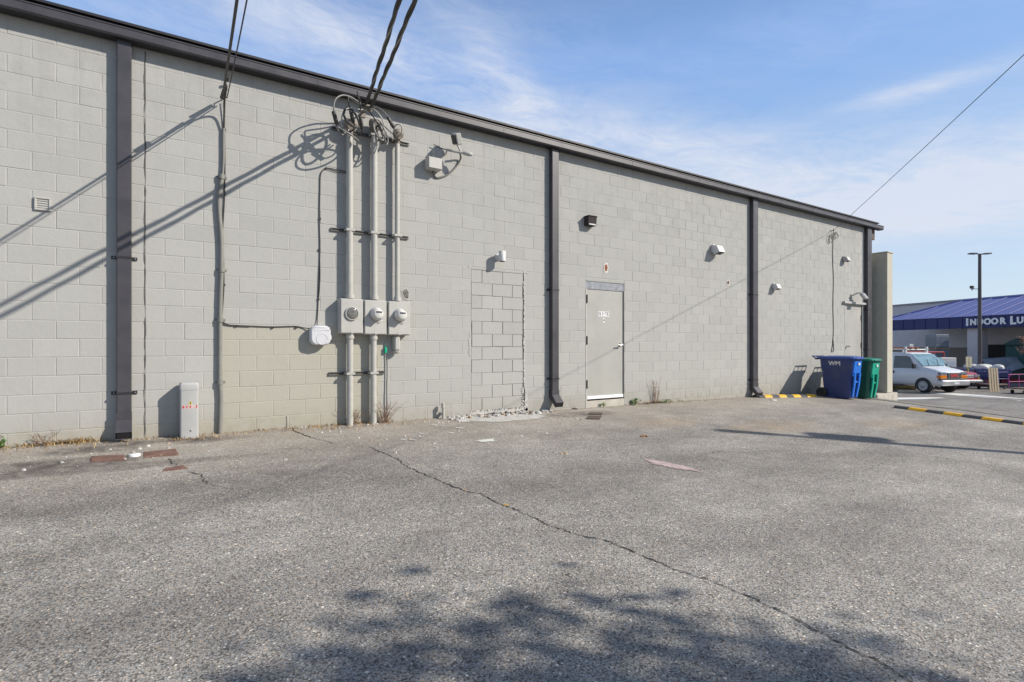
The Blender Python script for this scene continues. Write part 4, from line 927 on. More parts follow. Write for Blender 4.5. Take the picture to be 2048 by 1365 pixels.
M_bb = mat('navy_bin_plastic', (.022, .04, .145), .42, 0, .1, 4, .1, dirt=(.06, .075, .13)); M_bl = mat('blue_sunlit_front', (.008, .15, .62), .38, 0, .08, 4, .08)  # front ribs brighter than the tub: sunlight put into their colour
M_gb = mat('dark_green_bin_plastic', (.004, .085, .05), .5, 0, .1, 4, .1, dirt=(.03, .10, .07)); M_gl = mat('green_sunlit_front', (.0, .33, .215), .38, 0, .08, 4, .08)  # green front ribs likewise carry the sunlit tone in their colour
x = 14.62; bin_('wheeled_bin', 'navy blue wheeled bin with white letters on its side, left of the green bin', (x, -.82, zg(x, -.82)), M_bb, M_bl, mat('navy_bin_lid', (.02, .06, .26), .4, 0, .12, 4, .1), 'WM')
x = 15.58; bin_('wheeled_bin', 'green wheeled bin standing beside the blue one', (x, -.82, zg(x, -.82)), M_gb, M_gl, mat('deep_green_bin_lid', (.004, .17, .11), .4, 0, .12, 4, .1), None)
# ------------------------------------------------------------------ rubber speed bumps
M_yel = mat('yellow_bump_paint', (.78, .42, .015), .55, 0, .12, 10, .2, dirt=(.4, .26, .06)); M_rub = mat('bump_rubber', (.07, .072, .075), .8, 0, .2, 14, .3)
def bump_bar(a, b, label, seg, off=0, w=.30, h=.06):
    A, B = V(*a, 0), V(*b, 0); L = (B-A).length; d = (B-A)/L; nr = V(-d.y, d.x, 0); k = int(L/seg)
    o = None; mb = MB()
    prof = [(-.5, 0), (-.46, .25), (-.3, .85), (-.15, 1), (.15, 1), (.3, .85), (.46, .25), (.5, 0)]
    def rg(s, skew): 
        out = []
        for u, v in prof:
            q = A+d*(s+skew*u*w)+nr*u*w; out.append(V(q.x, q.y, zg(q.x, q.y)+v*h+.004))
        return out
    n_ = k
    for i in range(n_):
        s0, s1 = i*seg, (i+1)*seg; y = (i+off) % 2
        mb.rings([rg(s0, 0 if i == 0 else .45), rg(s1, .45 if i < n_-1 else 0)], 1 if y else 0, False, i in (0, n_-1), False)
    tag(mb.build('speed_bump', [M_rub, M_yel]), label, 'speed bump')
g0 = G(1790, 816); g1 = G(2048, 850); dd = (g1-g0)
bump_bar((g0.x, g0.y), ((g0+dd*1.7).x, (g0+dd*1.7).y), 'long black and yellow rubber speed bump lying across the lot at right', .31, 0, .22, .055)
bump_bar((12.15, -.10), (14.0, -.50), 'short black and yellow speed bump piece beside the wall, left of the blue bin', .23, 0, .26, .05)
# ------------------------------------------------------------------ small things on the ground
def zp(p, dz=0): return V(p.x, p.y, zg(p.x, p.y)+dz)
def chunk(mb, p, s, mi=0, flat=.6):
    vs = []; n_ = 6
    a0 = R_(0, 6)
    lo = [p+V(math.cos(a0+i*1.047)*s*R_(.7, 1.1), math.sin(a0+i*1.047)*s*R_(.6, 1.1), -.004) for i in range(n_)]
    hi = [p+V(math.cos(a0+i*1.047+.3)*s*R_(.4, .8), math.sin(a0+i*1.047+.3)*s*R_(.4, .8), s*flat*R_(.6, 1.2)) for i in range(n_)]
    mb.rings([lo, hi], mi, False, True)
M_rb = [mat('broken_block', (.40, .385, .36), .95, 0, .15, 14, .6), mat('white_mortar_lump', (.52, .51, .48), .95, 0, .1, 14, .6), mat('dark_debris', (.10, .09, .085), .9, 0, .3, 14, .5), mat('tan_debris', (.42, .30, .19), .9, 0, .3, 14, .5)]
mb = MB()
xa, xb = W(885, 840).x, W(1098, 820).x
for i in range(420):
    x = xa+(xb-xa)*R_(0, 1); y = -abs(random.gauss(0, .11))-.02
    if x > 5.0 and R_(0, 1) < .5: continue
    chunk(mb, zp(V(x, y, 0)), random.choice((.008, .012, .016, .022, .03, .05)), random.choice((0, 0, 0, 1, 1, 1, 2, 3)))
struct(mb.build('rubble', M_rb), 'stuff', label='crumbled block and mortar rubble along the foot of the bricked-up doorway', category='rubble')
mb = MB()
for (x, y, nn, sp) in ((740, 851, 26, .10), (600, 851, 12, .05), (870, 845, 18, .12), (690, 862, 8, .3), (700, 855, 8, .12), (1150, 838, 10, .2), (800, 880, 12, .7), (900, 870, 16, .8), (120, 920, 10, .5), (330, 890, 8, .2), (300, 912, 6, .2)):
    c = G(x, y)
    for i in range(nn): chunk(mb, zp(V(c.x+random.gauss(0, sp), min(-.02, c.y+random.gauss(0, sp*.4)), 0)), R_(.006, .026), random.choice((0, 1, 1, 3)))
for i in range(900):
    u = R_(0, 1); x = R_(-2.5, 14); y = -R_(.05, 8)
    chunk(mb, zp(V(x, y, 0)), R_(.0025, .0075), random.choice((0, 1, 1, 2, 3, 3)), .7)
struct(mb.build('loose_gravel', M_rb), 'stuff', label='small loose stones and crumbs scattered over the asphalt', category='gravel')
M_brick = mat('worn_red_brick', (.16, .085, .065), .9, 0, .4, 11, .6, .006, dirt=(.23, .19, .165))
def brick(pts, label):
    P = [G(*p) for p in pts]; Q = []
    for a, b in zip(P, P[1:]+P[:1]):
        for k in range(6): q = a.lerp(b, k/6); Q.append(V(q.x+R_(-.007, .007), q.y+R_(-.007, .007), 0))
    c = sum(Q, V(0, 0, 0))/len(Q); mb = MB()
    mb.rings([[zp(c+(q-c)*1.02, -.03) for q in Q], [zp(q, .004) for q in Q], [zp(c+(q-c)*.94, .010+R_(-.003, .002)) for q in Q]], 0, False); tag(mb.build('sunken_brick', M_brick), label, 'brick', 'red bricks sunk in the asphalt')
brick([(181, 925), (181, 914), (247, 911), (251, 922)], 'worn red brick sunk in the asphalt left of the white lid')
brick([(287, 917), (286, 906), (352, 899), (357, 911)], 'worn red brick sunk in the asphalt right of the white lid')
brick([(324, 944), (332, 938), (367, 932), (375, 938)], 'smaller flush red brick in the asphalt, nearest the camera of the three')
p = G(269, 912); mb = MB(); mb.lathe(zp(p), (0, 0, 1), [(-.03, .055), (.014, .055), (.022, .048), (.024, .01)], 18); tag(mb.build('cleanout_cap', mat('white_plastic_cap', (.68, .67, .65), .5)), 'round white cleanout cap between two sunken bricks', 'drain cap')
M_iron = mat('rusty_iron', (.085, .062, .05), .9, 0, .3, 16, .5)
for pts, lab in (([(1177, 830), (1181, 826), (1206, 827), (1203, 831)], 'dark iron cover plate in asphalt before the suite door, the one nearer the wall'), ([(1172, 839), (1178, 833), (1203, 834), (1199, 840)], 'dark iron cover plate in asphalt before the suite door, the one farther from the wall')):
    P = [G(*q) for q in pts]; mb = MB(); mb.rings([[zp(q, -.02) for q in P], [zp(q, .014) for q in P]], 0, False); tag(mb.build('iron_cover', M_iron), lab, 'utility cover', 'iron covers before the suite door')
def scrap(x, y, s, c, lab, name='debris_piece', cat='debris', flat=.35):
    mb = MB(); p = zp(G(x, y)); 
    for i in range(4): chunk(mb, p+V(R_(-s, s), R_(-s, s)*.5, 0), s*R_(.5, 1), 0, flat)
    tag(mb.build(name, c), lab, cat)
scrap(1144, 819, .07, M_rb[2], 'crumpled dark scrap lying by the wall right of the second downspout')
scrap(1286, 874, .055, mat('dry_leaf', (.30, .17, .08), .9), 'curled brown leaf scrap on asphalt before the suite door', 'dry_leaf', 'leaf')
scrap(1130, 908, .045, mat('pale_leaf', (.42, .33, .22), .9), 'pale curled leaf on the asphalt left of the pink spill', 'dry_leaf', 'leaf')
scrap(1548, 801, .07, M_rb[1], 'pale flat scrap lying beside the third downspout outlet')
scrap(1135, 1150, .018, M_rb[2], 'small black pebble alone on the asphalt, left of the long crack')
scrap(930, 981, .03, mat('tan_leaf', (.42, .27, .14), .9), 'tan dry leaf caught on the long crack, farther from the camera', 'dry_leaf', 'leaf', .15)
scrap(1010, 1011, .026, mat('ochre_leaf', (.46, .29, .08), .9), 'ochre dry leaf caught on the long crack, nearer the camera', 'dry_leaf', 'leaf', .15)
mb = MB()
for i in range(1500):
    x = R_(-2.2, 13.8); y = -.012-abs(random.gauss(0, .055)); chunk(mb, zp(V(x, y, 0)), R_(.004, .013), random.choice((0, 2, 3, 3, 3)), .5)
struct(mb.build('foot_grit', M_rb), 'stuff', label='grit, soil and leaf crumbs gathered along the foot of the block wall', category='grit')
# weeds and dry grass
def mk_leaf(name, c, c2):
    m, n, l, b = nt_mat(name); at = node(n, 'ShaderNodeAttribute', attribute_name='tint'); l.new(mixc(n, l, at.outputs['Fac'], c, c2), b.inputs['Base Color']); b.inputs['Roughness'].default_value = .75; return m
M_dry = mk_leaf('dry_grass', (.22, .13, .05), (.50, .36, .17)); M_green = mk_leaf('weed_green', (.05, .12, .02), (.16, .28, .05)); M_twig = mk_leaf('dry_twig', (.13, .065, .04), (.30, .17, .10))
def blades(mb, c, nn, sp, h, lean, w=.004, spy=None):
    for i in range(nn):
        p = zp(V(c.x+random.gauss(0, sp), min(-.012, c.y+random.gauss(0, spy or sp*.5)), 0)); hh = h*R_(.4, 1.2); a = R_(0, 6.28); d = V(math.cos(a), math.sin(a)*.6-.25, 0)*lean*hh*R_(.3, 1.3)
        s = V(math.sin(a), -math.cos(a), 0)*w; m_ = p+d*.4+V(0, 0, hh*.6); t = p+d+V(0, 0, hh)
        if t.y > -.012: t.y = -.012
        if m_.y > -.012: m_.y = -.012
        tt = R_(0, 1); mb.add([p-s, p+s, m_+s*.7, m_-s*.7, t], [(0, 1, 2, 3), (3, 2, 4)], 0, False, tt)
def weed(name, lab, spec, m, cat='weed', kind=None):
    mb = MB()
    for (x, y, nn, sp, h, lean) in spec: blades(mb, zp(G(x, y)), nn, sp, h, lean)
    o = mb.build(name, m); tag(o, lab, cat)
    if kind: o['kind'] = kind
    return o
weed('dry_grass', 'thin strip of dry straw-coloured grass along the foot of the wall', [(60, 893, 120, .35, .035, 1.4), (150, 886, 150, .12, .07, 1.4), (110, 889, 90, .2, .05, 1.3), (400, 873, 60, .15, .035, 1.2), (372, 879, 120, .1, .035, 1.3), (600, 855, 50, .3, .03, 1.3), (730, 849, 160, .35, .05, 1.4), (820, 845, 60, .25, .03, 1.3), (1000, 833, 60, .6, .03, 1.3), (250, 882, 90, .3, .03, 1.3), (480, 866, 120, .4, .03, 1.3), (650, 853, 120, .3, .045, 1.3), (1300, 806, 160, .25, .06, 1.2), (1350, 803, 60, .5, .04, 1.2)], M_dry, 'grass', 'stuff')
def twigs(name, lab, x, y, nn, h, m, lean=.9):
    c = zp(G(x, y)); c.y = min(c.y, -.05); mb = MB()
    for i in range(nn):
        a = R_(0, 6.28); p = c+V(R_(-.06, .06), R_(-.04, .03), 0); hh = h*R_(.4, 1.15); L = hh*lean*R_(.2, 1.2)
        t = p+V(math.cos(a)*L, min(.02, -abs(math.sin(a))*L*.6), hh); md = p.lerp(t, .5)+V(0, 0, hh*.12); mb.tube([p, md, t], [.003, .0022, .0012], 4)
        for q in range(3): b0 = md.lerp(t, R_(0, .8)); mb.tube([b0, b0+V(R_(-.06, .06), R_(-.05, .0), R_(.0, .07))], [.0016, .0008], 3)
    tag(mb.build(name, m), lab, 'weed', 'dry weeds at the wall foot')
twigs('dry_weed', 'dry reddish weed tangled round the foot of the left lower conduit', 700, 848, 26, .22, M_twig)
twigs('dry_weed', 'dry reddish weed with leaning stalks right of the middle lower conduit', 768, 846, 30, .30, M_twig)
twigs('dry_weed', 'few thin dry stalks standing in straw left of the first downspout', 92, 886, 12, .16, M_twig)
twigs('dry_weed', 'tall thin dry stalk against the wall right of the suite door', 1298, 806, 14, .5, M_twig, .25)
def leafy(x, y, nn, r, h, lab):
    c = zp(G(x, y)); c.y = min(c.y, -.06); mb = MB()
    for i in range(nn):
        p = c+V(random.gauss(0, r*.5), -abs(random.gauss(0, r*.35))+.03, R_(.01, h)); a = R_(0, 6.28); b = R_(.2, 1.1); s = R_(.014, .03); d = V(math.cos(a)*math.cos(b), math.sin(a)*math.cos(b), math.sin(b)); u = d.cross(V(0, 0, 1)).normalized()*s*.5
        mb.add([p, p+d*s+u, p+d*s*2.1, p+d*s-u], [(0, 1, 2, 3)], 0, False, R_(0, 1))
    for i in range(8): mb.tube([c, c+V(random.gauss(0, r*.4), -abs(random.gauss(0, r*.2)), R_(h*.4, h))], [.003, .0015], 4)
    tag(mb.build('green_weed', M_green), lab, 'weed', 'green weeds at the wall foot')
leafy(1240, 807, 90, .10, .11, 'bright green weed at the right foot of the suite door')
leafy(1178, 811, 22, .05, .06, 'tiny green weed at the left foot of the suite door')
leafy(4, 893, 60, .09, .12, 'green weed against the wall at the far left, beside dry grass')
leafy(1322, 805, 50, .22, .06, 'low green weed patch in straw right of the suite door')
# ------------------------------------------------------------------ lumber store across the lot
UL = (RV*.198+FV*-.98).normalized()           # along the storefront, towards us
UN = V(-UL.y, UL.x, 0)
if UN.dot(RV) < 0: UN = -UN                     # into the store
store = thing('lumber_store', 'lumber store with blue metal canopy roof and white lettering across the lot', 'store', PL(33, 47.5).to_tuple())
S0 = PL(33, 47.5, 0)
def SP(along, depth, z): p = S0+UL*along+UN*depth; return V(p.x, p.y, z)
ZB, ZT_, ZR = 2.52, 3.40, 5.0
M_blue = mat('blue_metal_fascia', (.016, .024, .13), .45, .1, .08, 3, .05); M_bluer = mat('blue_metal_roof', (.15, .17, .40), .45, .1, .05, .6, .05)
mb = MB(); L1 = 26
a_ = -1.2
ft = lambda al, z: SP(al, 0, z)
mb.add([SP(a_, 0, ZB), SP(L1, 0, ZB), SP(L1, 0, ZT_), SP(a_, 0, ZT_)], [(0, 1, 2, 3)])
mb.add([SP(a_, 0, ZB), SP(a_, 1.2, ZB), SP(a_, 1.2, ZT_), SP(a_, 0, ZT_)], [(0, 1, 2, 3)])
mb.add([SP(a_, .25, ZB), SP(L1, .25, ZB), SP(L1, .25, ZB+.2), SP(a_, .25, ZB+.2)], [(0, 1, 2, 3)])
mb.add([SP(a_, 0, ZB), SP(L1, 0, ZB), SP(L1, .25, ZB), SP(a_, .25, ZB)], [(0, 1, 2, 3)])
k = 0
al = a_+.2
while al < L1: p, q = SP(al, -.02, ZB), SP(al+.05, -.02, ZT_); mb.add([SP(al, -.03, ZB), SP(al+.05, -.03, ZB), SP(al+.05, -.03, ZT_), SP(al, -.03, ZT_), SP(al, 0, ZB), SP(al+.05, 0, ZB), SP(al+.05, 0, ZT_), SP(al, 0, ZT_)], [(0, 1, 2, 3), (0, 4, 7, 3), (1, 5, 6, 2)]); al += 1.0
mb.build('canopy_fascia', M_blue, store)
mb = MB(); rs = 4.6; rd = 4.6
mb.add([SP(a_-.1, -.1, ZT_), SP(L1, -.1, ZT_), SP(L1, rd, ZR), SP(a_+rs-1.2, rd, ZR)], [(0, 1, 2, 3)])
mb.add([SP(a_-.1, -.1, ZT_), SP(a_+rs-1.2, rd, ZR), SP(a_-.1, 5.4, ZT_)], [(0, 1, 2)])
mb.add([SP(a_+rs-1.2, rd, ZR), SP(L1, rd, ZR), SP(L1, rd+3, ZR-.1), SP(a_+rs-1.2, rd+3, ZR-.1)], [(0, 1, 2, 3)])
al = a_+.2
while al < L1:
    f = min(1, (al-(a_-.1))/(rs-1.1)) if al < a_+rs-1.2 else 1
    A, B = SP(al, -.1, ZT_), SP(al, -.1+(rd+.1)*f, ZT_+(ZR-ZT_)*f); mb.tube([A+V(0, 0, .03), B+V(0, 0, .03)], .03, 4); al += 1.15
mb.tube([SP(a_-.1, -.1, ZT_+.02), SP(a_+rs-1.2, rd, ZR+.03), SP(L1, rd, ZR+.03)], .07, 5)
mb.build('canopy_roof', M_bluer, store)
M_up = mat('store_wall_upper', (.62, .575, .57), .85, 0, .05, 2, .2); M_lowr = mat('store_wall_lower', (.25, .205, .175), .85, 0, .08, 2, .2); M_inshade = mat('interior_shade_black', (.02, .018, .018), .8)
def sbox(mb, a0, a1, d0, d1, z0, z1, mi=0):
    P = [SP(a, d, z) for a in (a0, a1) for d in (d0, d1) for z in (z0, z1)]
    mb.add(P, [(0, 1, 3, 2), (4, 6, 7, 5), (0, 4, 5, 1), (2, 3, 7, 6), (0, 2, 6, 4), (1, 5, 7, 3)], mi)
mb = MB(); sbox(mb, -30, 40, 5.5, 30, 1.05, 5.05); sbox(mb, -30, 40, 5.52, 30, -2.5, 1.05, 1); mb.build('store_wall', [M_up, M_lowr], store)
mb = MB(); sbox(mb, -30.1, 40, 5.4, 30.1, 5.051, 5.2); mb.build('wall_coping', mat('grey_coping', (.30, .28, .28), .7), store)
mb = MB(); sbox(mb, 3.2, 6.2, 5.35, 5.51, -2, 1.3); sbox(mb, 8.2, 14, 5.35, 5.51, -2, 1.1); mb.build('interior_shade_slab', M_inshade, store)  # flat black slabs, the unlit interior's shade given as colour
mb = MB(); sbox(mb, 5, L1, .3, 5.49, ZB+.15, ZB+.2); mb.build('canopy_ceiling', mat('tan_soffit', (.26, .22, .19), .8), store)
def al_of(px):
    best = (9e9, 0)
    for i in range(4000):
        q = i*.006; P = SP(q, 0, 2.9)-CAM; e = abs(CX+FP*P.dot(RV)/P.dot(FV)-px)
        if e < best[0]: best = (e, q)
    return best[1]
PILL = (al_of(1928), al_of(1928)+10)
for al in PILL: mb = MB(); sbox(mb, al, al+.85, .3, 1.15, -1.6, ZB+.15); mb.build('pillar', mat('mauve_stucco_pillar', (.60, .55, .56), .85, 0, .05, 3, .2), store)
mb = MB(); sbox(mb, a_+.1, a_+.5, .3, .7, -1.6, ZB+.15); mb.build('pillar', mat('mauve_stucco_pillar', (.60, .55, .56), .85), store)
M_letter = mat('white_letters', (.90, .90, .90), .5)
def slet(ch, al, size):
    mb = MB(); text(mb, ch, size, SP(al, -.06, (ZB+ZT_)/2-.02), UL, (0, 0, 1), 0, .03, .05*size); mb.build('sign_letter', M_letter, store)
for ch, px, sz in (('I', 1936, .74), ('N', 1948, .60), ('D', 1962.5, .60), ('O', 1976.5, .60), ('O', 1991, .60), ('R', 2007, .60), ('L', 2027.5, .74), ('U', 2042, .60)): slet(ch, al_of(px), sz)
# lamp posts
def lamp_post(p, h, label):
    o = thing('lamp_post', label, 'lamp post', p.to_tuple(), None); M_pole = mat('bronze_pole', (.085, .075, .075), .5, .2, .1, 6)
    mb = MB(); mb.tube([p, p+V(0, 0, h)], [.115, .085], 12); mb.build('pole', M_pole, o)
    mb = MB(); mb.tube([p+V(0, 0, -.05), p+V(0, 0, .35)], .26, 14); mb.build('base', M_conc, o)
    for s in (-1, 1):
        d = RV*s; c = p+V(0, 0, h-.02)+d*.08; mb = MB(); mb.tube([c, c+d*.18+V(0, 0, .02)], .035, 8)
        u = V(-d.y, d.x, 0); P = [c+d*a+u*b+V(0, 0, z+.03*a) for a in (.16, .58) for b in (-.15, .15) for z in (-.02, .05)]
        mb.add(P, [(0, 1, 3, 2), (4, 6, 7, 5), (0, 4, 5, 1), (2, 3, 7, 6), (0, 2, 6, 4), (1, 5, 7, 3)]); mb.build('lamp_head', M_pole, o)
    mb = MB(); q = p+V(0, 0, h-2.25); mb.tube([q, q-RV*.42], .02, 6); mb.box(-.12, .12, -.09, .09, -.1, .08, .02, 0, Matrix.Translation(q-RV*.5+V(0, 0, .12))); mb.tube([q-RV*.5+V(0, 0, .03), q-RV*.48+V(0, 0, -.1)], .03, 6); mb.build('floodlight', M_pole, o)
    return o
q = PL(29.9, 35); top = H+(HY-508)*35/FP
lamp_post(q, top-q.z, 'tall dark lamp post with two flat heads and a small floodlight, before the store')
# yellow sign post, stacked goods
q = PL(27.9, 33.5); mb = MB(); mb.tube([q, q+V(0, 0, 1.8)], .04, 8); o = mb.build('yellow_post', mat('yellow_post_paint', (.62, .50, .06), .5), None, q.to_tuple()); tag(o, 'thin yellow post with two cream panels between the white van and the lamp post', 'post')
mb = MB()
for s in (-.11, .09):
    c = q+RV*s+FV*-.07; P = [c+RV*a+FV*b+V(0, 0, z) for a in (-.075, .075) for b in (-.02, .02) for z in (1.2, 1.85)]
    mb.add(P, [(0, 1, 3, 2), (4, 6, 7, 5), (0, 4, 5, 1), (2, 3, 7, 6), (0, 2, 6, 4), (1, 5, 7, 3)])
mb.build('cream_panel', mat('cream_panel_paint', (.70, .64, .42), .6), o)
def crate_like(p, w, d, h, m, name, label, cat, lvl=0, mat2=None, ang=0):
    o = thing(name, label, cat, p.to_tuple(), None, (0, 0, ang-math.atan2(CT, ST)))
    return o
q = PL(31.4, 40.5)
o = crate_like(q, 0, 0, 0, None, 'pallet_stack', 'tall stack of wrapped grey goods on pallets under the canopy behind the van', 'stacked goods')
for i in range(3):
    mb = MB(); mb.box(-.55, .55, -.55, .55, i*1.12, i*1.12+.13); mb.build('pallet', mat('pallet_wood', (.28, .21, .14), .85), o)
    mb = MB(); mb.box(-.5+.02*i, .53, -.52, .52, i*1.12+.131, i*1.12+1.10, .04)
    for k in range(4): mb.box(-.515, .545, -.535, .535, i*1.12+.25+k*.2, i*1.12+.262+k*.2)
    mb.build('wrapped_load', mat('grey_wrap', (.19, .22, .25), .4, 0, .2, 3), o)
q = PL(28.9, 36.6)
o = crate_like(q, 0, 0, 0, None, 'white_cabinet', 'white box cabinet standing behind the hood of the white van', 'cabinet')
mb = MB(); mb.box(-.5, .5, -.4, .4, .05, 1.72, .03); mb.build('cabinet_body', M_wpaint, o)
mb = MB(); mb.box(-.42, .42, -.415, -.401, .3, 1.5, .01); mb.build('cabinet_door', mat('pale_blue_panel', (.52, .58, .62), .4), o)
q = PL(29.0, 38.3)
o = crate_like(q, 0, 0, 0, None, 'cart_rack', 'red tubular rack frame behind the white cabinet', 'rack')
mb = MB(); M_redp = mat('red_frame_paint', (.40, .05, .05), .5)
for x in (-1.5, -.5, .5, 1.2): mb.tube([V(x, 0, 0), V(x, 0, 2.05)], .06, 6)
mb.tube([V(-1.5, 0, 2.05), V(1.2, 0, 2.05)], .06, 6); mb.tube([V(-1.5, 0, 1.0), V(1.2, 0, 1.0)], .05, 6); mb.build('tube_frame', M_redp, o)
q = PL(33.6, 37.0)
o = crate_like(q, 0, 0, 0, None, 'sheet_rack', 'rack of leaning grey metal sheets right of the lamp post', 'rack')
mb = MB()
for i in range(6): mb.add([V(-1.3+i*.05, .1*i, .35), V(1.25-i*.06, .1*i-.1, 1.15+i*.02), V(1.35-i*.1, .1*i+.5, 1.75), V(-1.3+i*.04, .1*i+.5, 1.45+.03*i)], [(0, 1, 2, 3)])
mb.build('metal_sheets', mat('grey_sheet', (.36, .38, .42), .35, .4, .2, 2), o)
mb = MB(); mb.box(-1.4, 1.4, -.1, .7, .02, .3); mb.box(-1.4, -1.3, .6, .7, .3, 1.6); mb.box(1.3, 1.4, .6, .7, .3, 1.6); mb.build('rack_base', M_redp, o)
q = PL(35.9, 37.5)
o = crate_like(q, 0, 0, 0, None, 'storage_shed', 'dark green storage shed beside the store at the right edge', 'shed')
mb = MB(); mb.box(-1.3, 1.6, -.9, .9, 0, 2.55, .02); mb.build('shed_wall', mat('dark_green_siding', (.008, .06, .055), .6, 0, .15, 3), o)
mb = MB(); mb.prism([V(-1.45, -1.05, 2.552), V(-1.45, 1.05, 2.552), V(-1.45, 0, 3.0)], V(3.2, 0, 0)); mb.build('shed_roof', mat('dark_green_roof', (.01, .05, .045), .6), o)
mb = MB(); mb.box(-.1, .25, -.94, -.901, .0, 1.3); mb.build('shed_door', M_redp, o)
# ------------------------------------------------------------------ vehicles (local: front +x, left +y)
def terr_rot(p, heading):
    e = .8; nrm = V(-(zg(p.x+e, p.y)-zg(p.x-e, p.y))/(2*e), -(zg(p.x, p.y+e)-zg(p.x, p.y-e))/(2*e), 1).normalized()
    f = heading-nrm*heading.dot(nrm); f.normalize(); s = nrm.cross(f)
    return Matrix((f, s, nrm)).transposed().to_euler()
def car_rings(st, mb, mi=0):
    rs = []
    for (x, zb, zl, zt, wb, wt) in st:
        zl = min(zl, zt-.02); h = zl-zb
        half = [(wb*.80, zb), (wb*.95, zb+.03), (wb*.99, zb+h*.25), (wb, zb+h*.6), (wb*.985, zl-.02), (wb*.965, zl), (wt+.03*(wb-wt), zl+(zt-zl)*.80), (wt*.95, zl+(zt-zl)*.95), (wt*.75, zt)]
        rs.append([V(x, y, z) for y, z in half]+[V(x, -y, z) for y, z in half[::-1]])
    mb.rings(rs, mi, True, True)
def wheel(o, x, y, r, w=.24, rimc=None):
    s = 1 if y > 0 else -1
    mb = MB(); mb.lathe(V(x, y-s*w*.5, r), (0, s, 0), [(0, r*.7), (0, r*.94), (.03, r), (w-.03, r), (w, r*.94), (w, r*.66)], 26); t = mb.build('wheel', M_black, o)
    mb = MB(); mb.lathe(V(x, y+s*w*.5, r), (0, s, 0), [(.0, r*.69), (.01, r*.64), (.004, r*.60), (.010, r*.2), (.02, r*.16), (.022, .01)], 20)
    mb.build('rim', rimc or mat('steel_rim', (.36, .36, .37), .45, .4), t)
    mb = MB(); rr = r*1.17; P = [(x+rr*math.cos(a*.1745), r+rr*math.sin(a*.1745)) for a in range(-2, 21)]
    mb.add([V(px_, y+s*(w*.5-.004), pz) for px_, pz in P], [tuple(range(len(P)))]); mb.build('wheel_well', M_blackm, o)
M_cglass = glass_mat('car_glass', (.02, .028, .034)); M_wind = glass_mat('windscreen_glass', (.16, .27, .32)); M_chrome = mat('bumper_chrome', (.58, .58, .59), .3, .6, .05, 2, 0)
M_amber = mat('amber_lens', (.60, .17, .01), .25, 0, .1, 8); M_lampc = mat('clear_lamp', (.22, .26, .29), .12, .3, .3, 9)
def side_window(o, pts, wb, zl, wt, zt, m=M_cglass):
    for s in (1, -1):
        mb = MB(); P = []
        for (x, z) in pts:
            t = (z-zl)/(zt-zl); y = wb*.965+(wt-wb*.965)*min(1, t/.8); P.append(V(x, s*(y+.012), z))
        mb.add(P, [tuple(range(len(P)))]); mb.build('side_window', m, o)
